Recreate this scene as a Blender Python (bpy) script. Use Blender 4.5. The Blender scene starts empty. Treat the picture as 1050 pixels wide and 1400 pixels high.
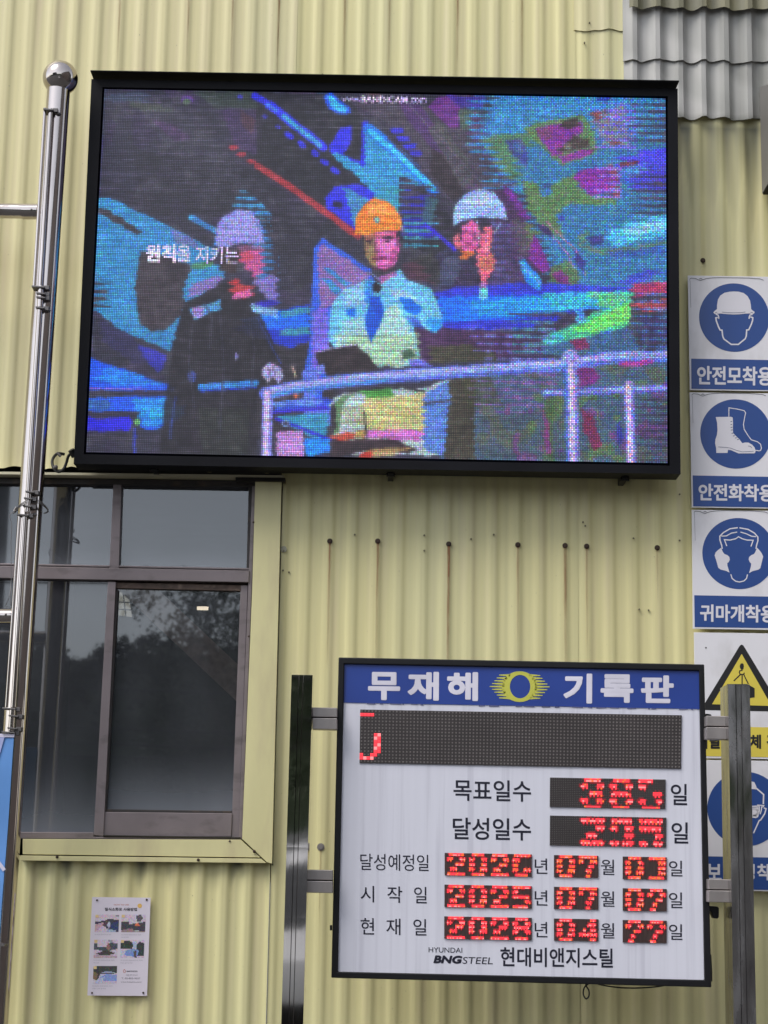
import bpy, bmesh, math, random
import numpy as np
from mathutils import Vector, Matrix
sc = bpy.context.scene
# ---------------------------------------------------------------- camera, sky, sun, exposure
FPX, CX, CY0 = 2450.0, 525.0, 700.0
PITCH, ROLL = math.atan(FPX/12750.0), 0.0165
CAM = Vector((0.0, -5.0, 1.6))
FWD = Vector((0, math.cos(PITCH), math.sin(PITCH)))
UP0 = Vector((0, -math.sin(PITCH), math.cos(PITCH)))
RGT = Vector((1, 0, 0))*math.cos(ROLL) + UP0*math.sin(ROLL)
UPV = Vector((-1, 0, 0))*math.sin(ROLL) + UP0*math.cos(ROLL)
cd = bpy.data.cameras.new('camera'); cam = bpy.data.objects.new('camera', cd); sc.collection.objects.link(cam)
cd.sensor_fit = 'VERTICAL'; cd.sensor_height = 36.0; cd.lens = 36.0*FPX/1400.0; cd.clip_end = 2000; cd.clip_start = .05
cam.matrix_world = Matrix(((RGT.x, UPV.x, -FWD.x, CAM.x), (RGT.y, UPV.y, -FWD.y, CAM.y), (RGT.z, UPV.z, -FWD.z, CAM.z), (0, 0, 0, 1)))
sc.camera = cam
EXPO = 0.74
ES = 2**-EXPO                                       # keeps lit screens at their own brightness
SUN_EL, SUN_AZ = math.radians(52), math.radians(228)
w = bpy.data.worlds.new('World'); sc.world = w; w.use_nodes = True
nt = w.node_tree; bg = nt.nodes['Background']
sky = nt.nodes.new('ShaderNodeTexSky'); sky.sky_type = 'NISHITA'; sky.sun_disc = False
sky.sun_elevation = SUN_EL; sky.sun_rotation = SUN_AZ; sky.dust_density = 1.2; sky.air_density = 1.0; sky.ozone_density = 1.0
hs = nt.nodes.new('ShaderNodeHueSaturation'); hs.inputs['Saturation'].default_value = .30; hs.inputs['Value'].default_value = 1.0
nt.links.new(sky.outputs[0], hs.inputs['Color']); nt.links.new(hs.outputs[0], bg.inputs['Color'])
bg.inputs['Strength'].default_value = .14
sl = bpy.data.lights.new('sun', 'SUN'); sl.energy = 1.25; sl.angle = math.radians(30); sl.color = (1, .96, .9)
so = bpy.data.objects.new('sun', sl); sc.collection.objects.link(so)
sd = Vector((math.sin(SUN_AZ)*math.cos(SUN_EL), math.cos(SUN_AZ)*math.cos(SUN_EL), math.sin(SUN_EL)))
so.rotation_euler = sd.to_track_quat('Z', 'Y').to_euler()
sc.view_settings.view_transform = 'Standard'; sc.view_settings.look = 'None'; sc.view_settings.exposure = EXPO; sc.view_settings.gamma = 1
sc.view_settings.use_curve_mapping = False
sc.render.engine = 'CYCLES'; sc.cycles.max_bounces = 8; sc.cycles.transparent_max_bounces = 12
random.seed(7)

# ---- the picture shown by the LED wall: a list of flat colour shapes sampled once per LED
def led_picture(NX, NY, quad):
    (ax,ay),(bx,by),(cx,cy),(dx,dy) = quad            # TL TR BR BL
    u=(np.arange(NX)+.5)/NX; v=(np.arange(NY)+.5)/NY
    U,V=np.meshgrid(u,v)
    X=(1-V)*((1-U)*ax+U*bx)+V*((1-U)*dx+U*cx)
    Y=(1-V)*((1-U)*ay+U*by)+V*((1-U)*dy+U*cy)
    rng=np.random.default_rng(5)
    img=np.zeros((NY,NX,3)); img[:]=(56,54,70)
    PER=10.15
    ROW=Y-0.0185*X                                   # picture rows run with the screen
    PH=np.mod(ROW/PER,1.0); TRI=np.abs(PH-.5)*2
    def sm(a,n):
        for _ in range(n): a=(a+np.roll(a,1,0)+np.roll(a,-1,0)+np.roll(a,1,1)+np.roll(a,-1,1))/5
        return a
    def nz(n,seed):
        r=np.random.default_rng(seed); a=sm(r.random((NY//2,NX//2)),n); a=sm(np.repeat(np.repeat(a,2,0),2,1),2); a-=a.mean(); return a/(a.std()+1e-9)
    N1=nz(14,1); N2=nz(40,2); N3=nz(3,3); N4=nz(90,4)
    WX=nz(5,11)*.7; WY=nz(5,12)*.7
    def inside(pts,comb=0.,warp=1.):
        x=X+WX*warp+comb*(TRI-.5); y=Y+WY*warp
        m=np.zeros(X.shape,bool); n=len(pts)
        for i in range(n):
            x1,y1=pts[i]; x2,y2=pts[(i+1)%n]
            if y1==y2: continue
            c=((y1>y)!=(y2>y))&(x<(x2-x1)*(y-y1)/(y2-y1)+x1)
            m^=c
        return m
    def put(m,col,mix=1.,tex=0.):
        c=np.array(col,float)
        if tex: c=c+N3[...,None]*tex
        else: c=np.broadcast_to(c,img.shape)
        img[m]=img[m]*(1-mix)+c[m]*mix
    def P(col,pts,comb=0.,mix=1.,tex=4.,warp=1.): put(inside(pts,comb,warp),col,mix,tex)
    def E(col,cx_,cy_,rx,ry,ang=0.,mix=1.,comb=0.):
        c,s=np.cos(ang),np.sin(ang); x=X-cx_+comb*(TRI-.5)+WX*.6; y=Y-cy_+WY*.6
        put(((x*c+y*s)/rx)**2+((-x*s+y*c)/ry)**2<1,col,mix,4)
    def L(col,w,pts,mix=1.,comb=0.,soft=False):
        m=np.zeros(X.shape,bool); x=X+WX*.5+comb*(TRI-.5); y=Y+WY*.5
        for (x1,y1),(x2,y2) in zip(pts,pts[1:]):
            ddx,ddy=x2-x1,y2-y1; t=np.clip(((x-x1)*ddx+(y-y1)*ddy)/(ddx*ddx+ddy*ddy),0,1)
            m|=np.hypot(x-x1-t*ddx,y-y1-t*ddy)<w/2
        put(m,col,mix,5)
    def T(col,xt,xb,y0,y1,duty=.5,clip=None,mix=1.,ph=0.):   # teeth: tip at xt, full width at xb
        t=np.clip((X-xt)/(xb-xt),0,1)
        lo,hi=min(xt,xb),max(xt,xb)
        tt=np.abs(np.mod(ROW/PER+ph,1.)-.5)*2
        m=(tt<duty*1.15*np.sqrt(t)+N3*.09)&(X>=lo)&(X<=hi)&(Y>y0)&(Y<y1)&(t>0)
        if clip is not None: m&=inside(clip)
        put(m,col,mix,6)
    def F(pts,noise,thr,col,mix=1.):                         # mottled fill
        put(inside(pts)&(noise>thr),col,mix,3)
    ALL=[(100,100),(930,100),(930,650),(100,650)]
    # dark left half
    F(ALL,N1,.2,(61,58,74)); F(ALL,N1,1.2,(66,64,77)); F(ALL,N2,.8,(60,52,78),.6)
    P((70,69,82),[(190,150),(235,140),(345,250),(330,290),(290,290)],0,.6)
    P((74,56,98),[(300,145),(365,150),(352,215),(322,205)],0,.55); P((78,56,96),[(205,165),(235,170),(262,190),(240,196)],0,.6)
    P((60,80,62),[(262,126),(345,124),(352,150),(300,150)],0,.4); P((88,60,62),[(330,150),(350,165),(345,185),(332,175)],0,.5)
    P((46,45,54),[(350,125),(470,128),(640,330),(600,360),(350,240)],0,.75)
    P((50,48,60),[(180,210),(320,220),(480,330),(430,420),(330,300),(200,300)],0,.5)
    E((90,60,130),256,137,9,6); E((80,100,84),255,140,6,4)
    P((72,84,110),[(145,128),(200,127),(205,140),(150,140)],12,.6); P((80,88,76),[(170,138),(225,145),(240,155),(190,152)],12,.5)
    # cyan structure left
    CY=(62,136,196)
    P(CY,[(128,273),(150,274),(212,305),(258,328),(300,350),(266,372),(256,395),(246,440),(232,484),(200,471),(160,452),(128,426)],3)
    P((66,150,215),[(128,273),(150,274),(200,300),(190,320),(150,300),(128,300)],3,.6)
    P((62,56,66),[(128,284),(150,292),(196,322),(186,326),(150,304),(128,292)],5)
    P((66,60,70),[(191,346),(262,366),(256,392),(247,436),(226,456),(206,458),(190,446),(184,398)],2)
    T((62,56,66),152,128,385,428,.5)
    P((112,112,176),[(232,318),(262,330),(275,345),(240,338)],0,.8)
    P((56,56,164),[(186,474),(228,490),(219,512),(204,503),(194,488)],3)
    P((50,46,110),[(135,440),(180,462),(205,500),(180,500),(140,470)],5,.35)
    # lower-left blue beams
    P((38,86,226),[(118,491),(168,507),(222,528),(240,531),(236,536),(118,537)],3)
    P((48,138,238),[(150,504),(180,512),(220,529),(160,530),(128,522)],14,.8)
    L((130,110,240),2,[(118,534),(200,534)])
    P((40,92,232),[(118,546),(231,543),(241,555),(254,556),(250,570),(236,580),(210,588),(192,586),(191,566),(118,564)],3)
    P((52,150,240),[(180,548),(230,546),(240,557),(252,558),(246,572),(214,584),(196,582),(184,560)],6,.9)
    P((60,180,246),[(196,560),(245,560),(240,570),(210,575)],8,.8)
    P((62,98,150),[(118,549),(150,549),(150,561),(118,562)],5,.8)
    L((62,56,70),4,[(118,566),(190,566)])
    P((52,46,216),[(118,574),(178,572),(182,580),(176,590),(118,592)],2); L((60,70,170),4,[(184,588),(184,622)]); E((110,180,110),188,578,4,4)
    P((92,52,104),[(255,590),(300,588),(300,622),(258,622)],4,.4)
    # blue band between the men
    P((40,60,190),[(318,452),(370,432),(424,420),(424,470),(395,480),(350,466)],6)
    P((34,106,240),[(330,440),(380,430),(424,428),(424,452),(340,455)],10)
    P((64,140,176),[(384,430),(424,424),(424,434),(386,438)],6); P((64,136,170),[(382,456),(424,450),(424,462),(384,464)],6)
    P((58,54,190),[(345,418),(380,412),(378,424),(350,424)],10,.9)
    P((56,52,60),[(318,470),(352,466),(390,482),(424,474),(424,600),(318,600)],4,.9)
    # left man
    P((46,43,52),[(262,405),(310,392),(345,410),(372,470),(386,505),(352,540),(350,640),(216,640),(226,545),(236,480),(250,428)],0,.9)
    P((58,62,58),[(270,560),(340,560),(340,640),(280,640)],0,.5)
    P((66,146,206),[(250,418),(255,388),(262,368),(303,366),(308,384),(292,398),(264,412)],4)
    P((132,116,186),[(262,392),(300,382),(306,386),(290,400),(256,412)],5); P((80,130,84),[(262,364),(292,362),(288,370),(262,372)],3,.8)
    P((86,156,214),[(259,428),(300,415),(303,427),(266,442)],2); P((146,128,196),[(262,426),(280,424),(278,436),(264,440)],2)
    L((62,124,196),8,[(262,302),(300,324)]); E((70,170,220),261,303,3,3); P((70,140,206),[(296,318),(306,320),(306,342),(292,342)],3)
    T((64,140,200),310,372,264,345,.55,[(330,262),(345,270),(372,300),(376,345),(300,345),(318,285)])
    P((58,120,184),[(345,300),(362,312),(372,330),(376,360),(378,420),(362,408),(350,395)],12,.95)
    T((60,56,70),340,380,300,398,.5)
    P((146,146,228),[(295,337),(295,318),(301,303),(314,294),(330,291),(346,295),(355,310),(362,338),(335,337),(315,341),(300,345)],3)
    P((170,170,246),[(310,300),(335,296),(350,310),(352,325),(320,325)],3,.6)
    P((150,90,130),[(325,342),(358,340),(362,350),(325,350)],6,.6)
    P((200,92,156),[(326,352),(357,344),(360,368),(352,384),(336,372),(328,362)],10); P((190,70,86),[(328,350),(345,350),(345,362),(328,362)],12,.8)
    P((64,54,60),[(302,342),(328,346),(322,380),(300,376)],0)
    P((176,62,72),[(316,386),(326,388),(345,400),(342,414),(318,408)],12); P((220,110,170),[(318,406),(344,400),(342,412),(320,414)],6)
    P((124,112,188),[(345,386),(378,380),(378,418),(362,410),(350,396)],6)
    P((126,174,232),[(344,418),(355,422),(380,430),(379,441),(360,436),(344,430)],3)
    E((150,150,220),323,492,2,5); E((70,80,150),262,518,6,8)
    P((168,160,220),[(357,508),(364,501),(373,500),(383,506),(388,518),(380,527),(371,519),(366,526),(360,520)],0)
    L((60,50,70),1.4,[(366,506),(369,517)]); L((60,50,70),1.4,[(373,504),(377,516)])
    L((66,140,226),8,[(274,532),(350,527)]); L((40,60,200),2,[(274,537),(350,533)])
    # upper beams and lamps
    for a in [(328,133),(362,160),(380,175)]: E((62,58,170),a[0],a[1],4,3)
    for a in [(395,187),(412,200),(430,213),(444,225),(458,237)]: E((58,58,224),a[0],a[1],7,4,.6)
    L((56,56,220),9,[(348,131),(372,146)]); L((56,60,232),12,[(368,144),(442,204)])
    L((70,160,214),6,[(388,160),(438,202)]); L((80,140,240),4,[(366,144),(378,152)])
    L((160,58,70),9,[(352,230),(400,262),(450,298),(490,328)]); 
    for a in [(319,204),(330,214),(344,224)]: E((160,58,72),a[0],a[1],7,3)
    P((50,90,235),[(443,130),(452,127),(462,134),(477,148),(479,156),(464,158),(450,150),(443,140)],0)
    P((70,190,248),[(447,131),(454,131),(474,150),(470,156),(456,150)],0)
    P((54,54,222),[(465,177),(479,175),(481,190),(475,207),(468,213),(492,224),(494,214),(496,168),(503,166),(506,235),(500,245),(452,212),(450,203),(458,192)],0)
    P((62,150,212),[(499,172),(545,205),(592,255),(562,262),(560,300),(545,298),(515,278),(492,248),(452,214),(462,211),(498,232)],3)
    P((64,150,180),[(515,255),(562,262),(562,320),(540,300)],14,.8)
    L((44,120,240),15,[(504,178),(548,216),(594,264)]); L((70,200,255),7,[(506,182),(545,214),(592,262)])
    P((54,50,210),[(560,262),(588,270),(592,300),(600,330),(555,330),(552,290)],16,.8)
    T((60,54,76),620,545,245,335,.6,[(540,240),(620,270),(620,340),(548,340)])
    T((66,150,190),600,552,300,345,.4,[(548,296),(600,300),(600,345),(552,345)])
    P((54,54,222),[(446,290),(446,275),(458,258),(492,256),(512,268),(506,285),(490,302),(490,322),(474,310),(458,296)],0)
    P((70,140,200),[(469,260),(480,262),(486,270),(505,276),(496,290),(492,318),(482,312),(480,292),(474,278)],4)
    E((44,40,70),462,284,7,5,.5)
    # machine beams, centre right
    P((80,72,88),[(480,140),(560,140),(600,150),(650,190),(700,260),(740,345),(700,345),(668,270),(620,262),(600,270),(545,180)],6,.7)
    P((82,54,112),[(545,140),(572,142),(640,240),(655,262),(640,262),(600,215),(560,170)],0,.7)
    P((60,52,62),[(592,205),(606,215),(625,245),(632,268),(615,280),(600,255),(588,238)],0)
    P((80,82,84),[(585,180),(600,165),(640,222),(650,260),(630,258),(600,205)],0,.7)
    for k,(a,b) in enumerate([(540,180),(548,192),(557,202),(565,212)]): P((62,58,206),[(a-8,b-3),(a+10,b-3),(a+14,b+4),(a-2,b+4)],3)
    L((70,64,84),3,[(530,190),(620,282)]); L((96,88,110),2,[(560,145),(600,190),(700,300)])
    P((112,56,142),[(600,132),(626,132),(630,150),(628,175),(615,178),(585,145)],0,.85); P((72,56,160),[(610,130),(665,133),(660,150),(630,148)],0,.8)
    P((78,92,88),[(628,150),(655,152),(652,180),(630,178)],0)
    P((84,60,100),[(652,150),(690,200),(720,262),(700,262),(640,185)],8,.9)
    # blue field right
    BF=(62,120,172)
    P(BF,[(700,128),(930,134),(930,400),(760,398),(735,330),(712,262),(688,210),(668,170),(680,150)],26)
    P((66,140,206),[(720,128),(930,134),(930,165),(720,165)],20,.7)
    T((62,138,206),636,715,130,215,.75,None); T((60,130,200),655,715,215,265,.5)
    P((92,122,76),[(660,190),(700,186),(740,180),(735,196),(705,214),(715,262),(690,240)],22,.8)
    P((96,124,72),[(715,250),(745,262),(785,240),(790,258),(808,272),(846,276),(842,284),(778,284),(760,300),(770,330),(745,320),(722,290)],6,.85)
    P((94,124,80),[(715,178),(735,168),(798,158),(806,170),(818,205),(812,214),(768,230),(758,222),(735,198)],2,.9)
    P(BF,[(736,262),(752,258),(756,268),(742,274)],0)
    P((126,54,152),[(731,178),(752,172),(796,168),(796,182),(778,196),(768,212),(756,216),(744,200)],2)
    P((120,80,110),[(733,178),(752,174),(756,192),(744,196)],5,.7)
    P((62,52,56),[(768,168),(790,162),(794,172),(780,178),(764,176)],4); P((70,60,62),[(762,208),(786,186),(806,194),(805,204),(778,210)],4); E((110,120,110),776,203,6,4)
    P((136,60,150),[(764,216),(806,206),(815,206),(803,216),(768,226)],2)
    P((70,66,150),[(690,193),(712,192),(722,212),(724,228),(712,226),(697,208)],4,.8); P((70,110,160),[(698,198),(710,198),(716,212),(708,214)],4,.8)
    P((126,50,156),[(784,244),(800,234),(838,230),(846,250),(832,266),(808,272),(793,258)],4)
    T((150,110,220),812,850,228,275,.45,None); T((110,50,66),824,848,228,275,.25,None,1,.5)
    P((132,120,130),[(806,152),(858,146),(866,200),(832,202),(816,178)],16,.75); T((120,110,224),812,870,142,210,.5,None); P((120,56,60),[(808,155),(826,152),(820,164),(810,164)],8,.8); E((110,70,70),842,197,8,3)
    P((50,50,170),[(814,134),(834,134),(830,140),(816,138)],0)
    P((76,66,228),[(890,206),(930,200),(930,262),(868,262),(850,236),(848,218)],22,.9); P((84,150,220),[(850,232),(884,226),(880,242),(856,248)],16,.8); P((110,56,70),[(848,224),(874,222),(872,228),(850,230)],4)
    T((60,54,78),858,914,134,200,.5,None); T((60,54,78),860,914,236,300,.5,None)
    P((84,184,240),[(828,330),(838,318),(868,308),(892,300),(930,290),(930,326),(880,332),(850,340),(830,336)],8); P((150,214,250),[(850,318),(930,298),(930,312),(860,328)],12,.7)
    P((60,60,120),[(803,330),(812,326),(826,328),(824,338),(808,340)],3)
    P((100,120,84),[(790,325),(805,318),(800,340),(826,346),(870,342),(930,330),(930,338),(830,354),(792,344)],6,.7)
    P((60,90,180),[(830,350),(930,338),(930,350),(840,358)],12,.7)
    # diagonal purple machine parts
    P((100,48,132),[(688,258),(700,262),(718,290),(726,302),(718,306),(704,296),(690,276)],4); P((122,46,160),[(690,262),(702,266),(704,276),(694,276)],2)
    P((70,46,84),[(668,262),(690,262),(730,330),(740,395),(712,395),(700,330)],8,.9)
    P((94,116,74),[(700,300),(725,312),(735,322),(722,350),(712,360),(706,330)],12,.75)
    P((118,46,140),[(729,325),(740,340),(752,372),(742,378),(724,362),(722,350)],2)
    L((170,110,160),2,[(742,312),(775,350),(790,385)]); L((180,120,160),2,[(748,308),(790,350),(800,380)])
    P((62,50,100),[(727,308),(750,316),(756,326),(745,326)],3); P((60,56,130),[(786,346),(800,362),(798,376),(788,366)],3)
    P((88,112,72),[(752,372),(775,360),(792,380),(792,398),(752,398)],6,.85); P((112,52,122),[(755,380),(765,374),(776,382),(780,394),(764,392)],2)
    E((60,60,160),768,303,4,4); E((60,90,150),748,256,6,4)
    P((70,80,200),[(838,390),(850,386),(888,372),(905,378),(870,396)],14,.9)
    # right man
    P((60,58,84),[(598,350),(618,342),(655,372),(712,398),(712,410),(590,408),(576,390)],0)
    P((60,58,62),[(556,360),(590,352),(606,372),(598,398),(570,385)],6,.8); P((96,54,76),[(548,368),(572,360),(590,392),(556,385)],12,.5)
    P((62,94,110),[(580,272),(598,275),(592,310),(578,308)],2,.8)
    L((60,50,210),5,[(582,312),(602,328),(622,346)])
    T((96,112,178),700,672,308,405,.55,[(672,306),(718,310),(722,405),(670,405)])
    P((78,58,104),[(672,306),(712,300),(722,330),(726,400),(672,400)],10,.6)
    P((150,182,246),[(618,313),(622,285),(634,270),(655,262),(675,267),(688,282),(694,306),(676,302),(652,302),(634,307)],0)
    P((190,214,252),[(634,276),(655,268),(674,274),(680,286),(640,290)],0,.6)
    L((54,44,66),3,[(611,318),(632,309),(655,304),(678,304),(696,308)])
    P((232,104,176),[(632,312),(646,306),(653,312),(655,332),(651,346),(641,352),(630,342)],3); P((216,110,140),[(619,330),(627,324),(630,344),(622,344)],2); P((200,110,70),[(630,346),(650,348),(640,362),(630,360)],6)
    P((228,110,140),[(656,324),(662,316),(673,314),(674,332),(670,346),(678,362),(672,378),(666,386),(662,402),(656,402),(656,384),(652,366),(655,345)],4)
    P((196,120,96),[(654,358),(676,352),(676,372),(656,378)],5,.7)
    L((50,44,60),3,[(654,312),(672,311)]); L((170,190,240),1.6,[(684,310),(676,325)]); L((150,160,200),1.5,[(652,306),(654,338)])
    E((70,50,80),660,322,3,2); L((80,50,90),2.2,[(633,322),(640,321)]); L((90,50,80),2.2,[(636,338),(644,339)]); P((110,60,90),[(645,318),(650,322),(650,336),(645,334)],0,.7); P((58,44,58),[(618,320),(628,314),(632,322),(620,330)],0,.8)
    P((250,150,180),[(662,340),(668,330),(670,350),(664,362)],0,.6); L((150,60,90),1.8,[(660,352),(668,356)]); L((150,60,90),1.8,[(660,360),(670,365)])
    P((54,42,70),[(600,356),(640,366),(655,392),(650,400),(604,398)],0,.7); L((96,80,120),2,[(606,366),(630,392)]); L((40,34,50),3,[(655,378),(656,398)])
    P((76,84,112),[(604,362),(622,352),(630,372),(618,396),(600,396)],3,.7); P((70,62,104),[(672,380),(706,398),(690,404),(664,402)],5,.8)
    for a_ in ([(262,450),(258,500),(266,560)],[(300,430),(306,500),(300,600)],[(340,440),(348,480),(344,530)],[(280,420),(290,440),(286,480)]): L((66,64,80),3,a_,.7)
    L((58,74,150),2.5,[(240,545),(232,600)],.8); L((58,74,150),2,[(352,440),(372,480),(384,500)],.8)
    # blue conveyor band
    P((56,62,206),[(596,404),(622,398),(720,392),(862,398),(862,410),(720,455),(606,456),(592,440)],14)
    P((24,112,246),[(598,412),(640,410),(740,408),(780,426),(720,440),(604,444)],10)
    P((50,160,244),[(640,418),(720,410),(800,404),(862,404),(862,424),(800,428),(740,436),(650,436)],12,.85)
    P((70,190,230),[(740,406),(862,402),(862,418),(760,430)],14,.8)
    P((110,200,130),[(800,404),(862,406),(862,424),(820,424)],16,.8)
    T((70,60,90),690,790,432,470,.6,None)
    P((84,196,160),[(742,464),(780,450),(810,433),(862,413),(861,450),(828,460),(790,470),(748,479)],4)
    P((120,224,112),[(780,456),(820,436),(862,418),(860,444),(810,460)],4,.9); P((70,210,220),[(742,465),(770,458),(770,470),(746,477)],4,.8)
    P((70,112,190),[(820,458),(838,456),(834,476),(824,478)],4); P((86,160,240),[(786,430),(798,428),(800,444),(788,444)],3)
    L((150,100,170),8,[(660,394),(661,404)]); P((110,200,240),[(654,398),(667,398),(666,414),(655,414)],0)
    P((44,150,250),[(708,362),(716,360),(742,388),(738,402),(722,392)],0); L((96,176,248),5,[(712,365),(738,392)])
    P((160,58,100),[(862,394),(930,388),(930,402),(868,412)],12); P((190,70,80),[(864,420),(930,410),(930,430),(880,432)],14,.8); T((90,110,180),862,930,400,436,.4,None)
    P((62,50,92),[(876,438),(930,434),(930,470),(880,476)],12,.9); T((60,96,150),860,930,436,486,.45)
    # dark block under the band
    P((72,50,84),[(570,450),(640,456),(742,462),(742,490),(575,500)],6); P((72,74,56),[(586,478),(640,474),(680,488),(680,496),(590,500)],8,.8)
    T((110,110,200),640,760,448,500,.4,None); T((70,120,150),770,700,440,490,.4,None)
    P((66,104,150),[(742,478),(800,466),(860,452),(880,486),(742,490)],8,.8)
    P((120,50,96),[(780,470),(800,466),(805,480),(790,484)],3)
    # below the rail, right
    P((72,92,118),[(612,510),(930,490),(930,640),(600,640)],4)
    P((66,62,56),[(612,512),(650,508),(648,640),(606,640)],4); P((70,72,56),[(630,520),(672,516),(690,560),(640,560)],6,.7)
    T((112,88,150),640,760,500,575,.45,None); P((72,84,100),[(655,570),(775,560),(776,640),(655,640)],4,.8)
    F([(650,500),(930,490),(930,640),(650,640)],N2,.9,(84,90,84),.8); F([(690,540),(930,520),(930,640),(690,640)],N1,1.1,(88,110,74),.8); F([(690,540),(930,520),(930,640),(690,640)],-N1,1.3,(104,66,120),.8)
    P((112,50,120),[(790,508),(812,506),(820,520),(808,530),(792,532)],2); P((74,98,64),[(744,548),(758,546),(756,632),(742,632)],3,.8); P((124,60,130),[(742,560),(750,580),(754,620),(746,622)],2,.9)
    P((112,48,84),[(795,560),(812,570),(822,612),(812,618),(798,590)],2); P((84,110,66),[(812,545),(822,580),(826,600),(818,575)],2,.8); P((56,60,150),[(846,575),(852,600),(846,612),(842,590)],2)
    T((58,54,80),868,914,545,632,.5,None)
    # slanted board behind the centre man
    P((60,100,230),[(424,470),(429,345),(440,331),(450,337),(506,373),(512,395),(470,420),(448,470),(446,512),(456,560),(440,592),(420,590),(414,530)],0)
    P((138,108,176),[(434,350),(441,338),(504,379),(505,392),(472,400),(452,424),(438,430)],3); P((118,106,226),[(428,430),(446,424),(450,480),(438,520),(424,540)],3)
    P((58,136,200),[(440,370),(448,370),(482,394),(472,397)],0); P((58,136,200),[(438,384),(448,386),(468,402),(458,406)],0)
    P((96,120,230),[(414,510),(432,506),(432,560),(456,562),(450,584),(418,590)],4)
    # centre man
    SH=(112,194,242)
    P(SH,[(448,470),(452,425),(464,405),(500,388),(520,392),(546,372),(556,386),(588,400),(598,418),(606,450),(596,459),(578,452),(566,440),(566,456),(574,492),(574,505),(500,505),(478,482),(456,480)],0)
    P((150,190,230),[(470,404),(500,390),(505,420),(470,424)],5,.7); P((60,140,236),[(500,388),(512,392),(512,420),(498,418)],2)
    P((176,218,222),[(470,440),(498,440),(500,470),(462,470)],3,.6); P((178,214,236),[(528,400),(560,404),(575,420),(545,418)],3,.7)
    P((168,214,218),[(524,430),(540,420),(556,440),(570,490),(574,505),(500,505),(478,482),(460,480),(456,462),(500,455)],6)
    P((170,204,160),[(468,466),(572,460),(574,496),(540,505),(500,500),(478,480)],8,.55)
    P((22,84,206),[(506,410),(520,410),(524,436),(515,458),(507,474),(500,448)],1); P((28,112,236),[(472,426),(487,426),(485,436),(474,434)],0)
    P((24,108,232),[(544,410),(564,414),(578,428),(570,436),(556,430)],3); P((40,140,240),[(580,440),(606,440),(602,456),(590,458)],4,.8); P((60,100,220),[(554,436),(572,440),(580,454),(566,452)],3,.8)
    P((44,36,44),[(508,396),(514,391),(522,396),(518,406),(510,405)],0); P((176,106,176),[(514,386),(540,376),(542,382),(520,394)],2); L((60,50,60),2,[(502,376),(515,390)]); L((130,140,200),2.5,[(505,377),(518,388)])
    P((70,96,80),[(548,484),(560,480),(572,492),(550,496)],3); P((110,110,226),[(560,496),(580,496),(590,504),(560,506)],2)
    P((54,46,52),[(429,487),(488,475),(519,508),(442,515)],0); L((160,150,200),1.6,[(430,486),(488,475)])
    P((110,130,230),[(432,504),(442,500),(446,514),(434,516)],0)
    P((140,116,84),[(496,327),(520,322),(520,372),(508,368),(500,354)],2); P((212,104,184),[(515,322),(544,320),(546,344),(540,366),(526,374),(514,370)],2)
    P((190,100,110),[(497,325),(543,322),(543,332),(497,333)],3,.55)
    L((60,48,60),2,[(500,334),(509,333)]); L((60,48,70),2,[(524,329),(535,328)]); L((90,60,70),2,[(511,334),(510,346)]); L((110,50,80),2,[(510,358),(526,356)]); L((50,44,50),2,[(497,327),(498,352)]); L((50,44,60),2,[(543,324),(543,340)]); L((56,46,56),2,[(508,372),(526,375),(538,370)])
    P((248,140,62),[(484,326),(486,308),(492,292),(502,280),(513,275),(526,277),(540,288),(547,302),(552,318),(520,321),(500,326)],0,1,8)
    P((250,176,104),[(500,286),(513,279),(526,284),(534,300),(520,296),(504,300)],3,.6); L((250,170,80),3,[(486,323),(512,319),(550,314)]); E((80,120,160),515,305,4.4,4.4); E((120,190,210),515,304,2.4,2.4)
    P((150,130,190),[(548,312),(554,316),(550,322)],0)
    P((150,120,96),[(497,334),(512,334),(512,352),(500,350)],0,.8); P((232,130,206),[(518,336),(540,334),(540,348),(522,352)],0,.8); P((120,60,90),[(512,336),(517,336),(519,350),(512,352)],0,.9)
    L((54,40,56),2.6,[(500,335),(510,334)]); L((58,40,66),2.6,[(523,331),(537,330)]); E((40,32,46),506,338,3,1.6); E((44,32,52),530,335,3.4,1.8); L((250,170,220),1.6,[(516,340),(517,349)])
    L((96,36,70),2.6,[(509,358),(518,360),(528,357)]); P((150,70,120),[(536,345),(545,340),(543,358),(534,368),(530,366)],0,.6); P((90,50,70),[(505,366),(520,374),(536,368),(528,376),(512,374)],0,.8)
    # trousers and vest
    P((176,194,206),[(452,552),(468,540),(586,532),(612,522),(616,545),(604,622),(470,622),(458,600)],4)
    P((92,130,214),[(572,548),(612,524),(616,545),(606,622),(580,616)],4)
    P((96,130,96),[(454,556),(470,543),(490,540),(470,550),(464,590),(456,596)],2); P((74,142,70),[(490,538),(535,534),(540,545),(505,550)],4)
    P((198,192,136),[(497,548),(580,540),(580,590),(520,596),(488,580)],8); P((170,180,150),[(470,560),(497,556),(497,580),(470,586)],8,.6)
    P((206,112,204),[(490,590),(575,588),(578,602),(560,604),(500,598)],12,.9); P((180,76,64),[(452,598),(470,592),(486,592),(484,600),(460,604)],6); P((170,140,90),[(484,588),(500,590),(500,600),(486,600)],4)
    P((58,46,54),[(450,604),(500,600),(540,602),(570,614),(560,620),(500,618),(450,626)],6); P((200,170,110),[(505,614),(560,612),(540,622),(500,624)],8,.8); P((180,56,50),[(490,622),(510,616),(506,632),(488,632)],3)
    L((50,50,50),2.5,[(498,566),(501,596)]); L((60,56,66),3,[(580,554),(614,550)]); P((56,50,58),[(440,536),(458,535),(458,545),(448,552),(440,546)],0); P((58,52,60),[(452,560),(458,552),(460,590),(452,588)],2)
    L((52,50,56),3,[(480,537),(545,532),(580,538)])
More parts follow.
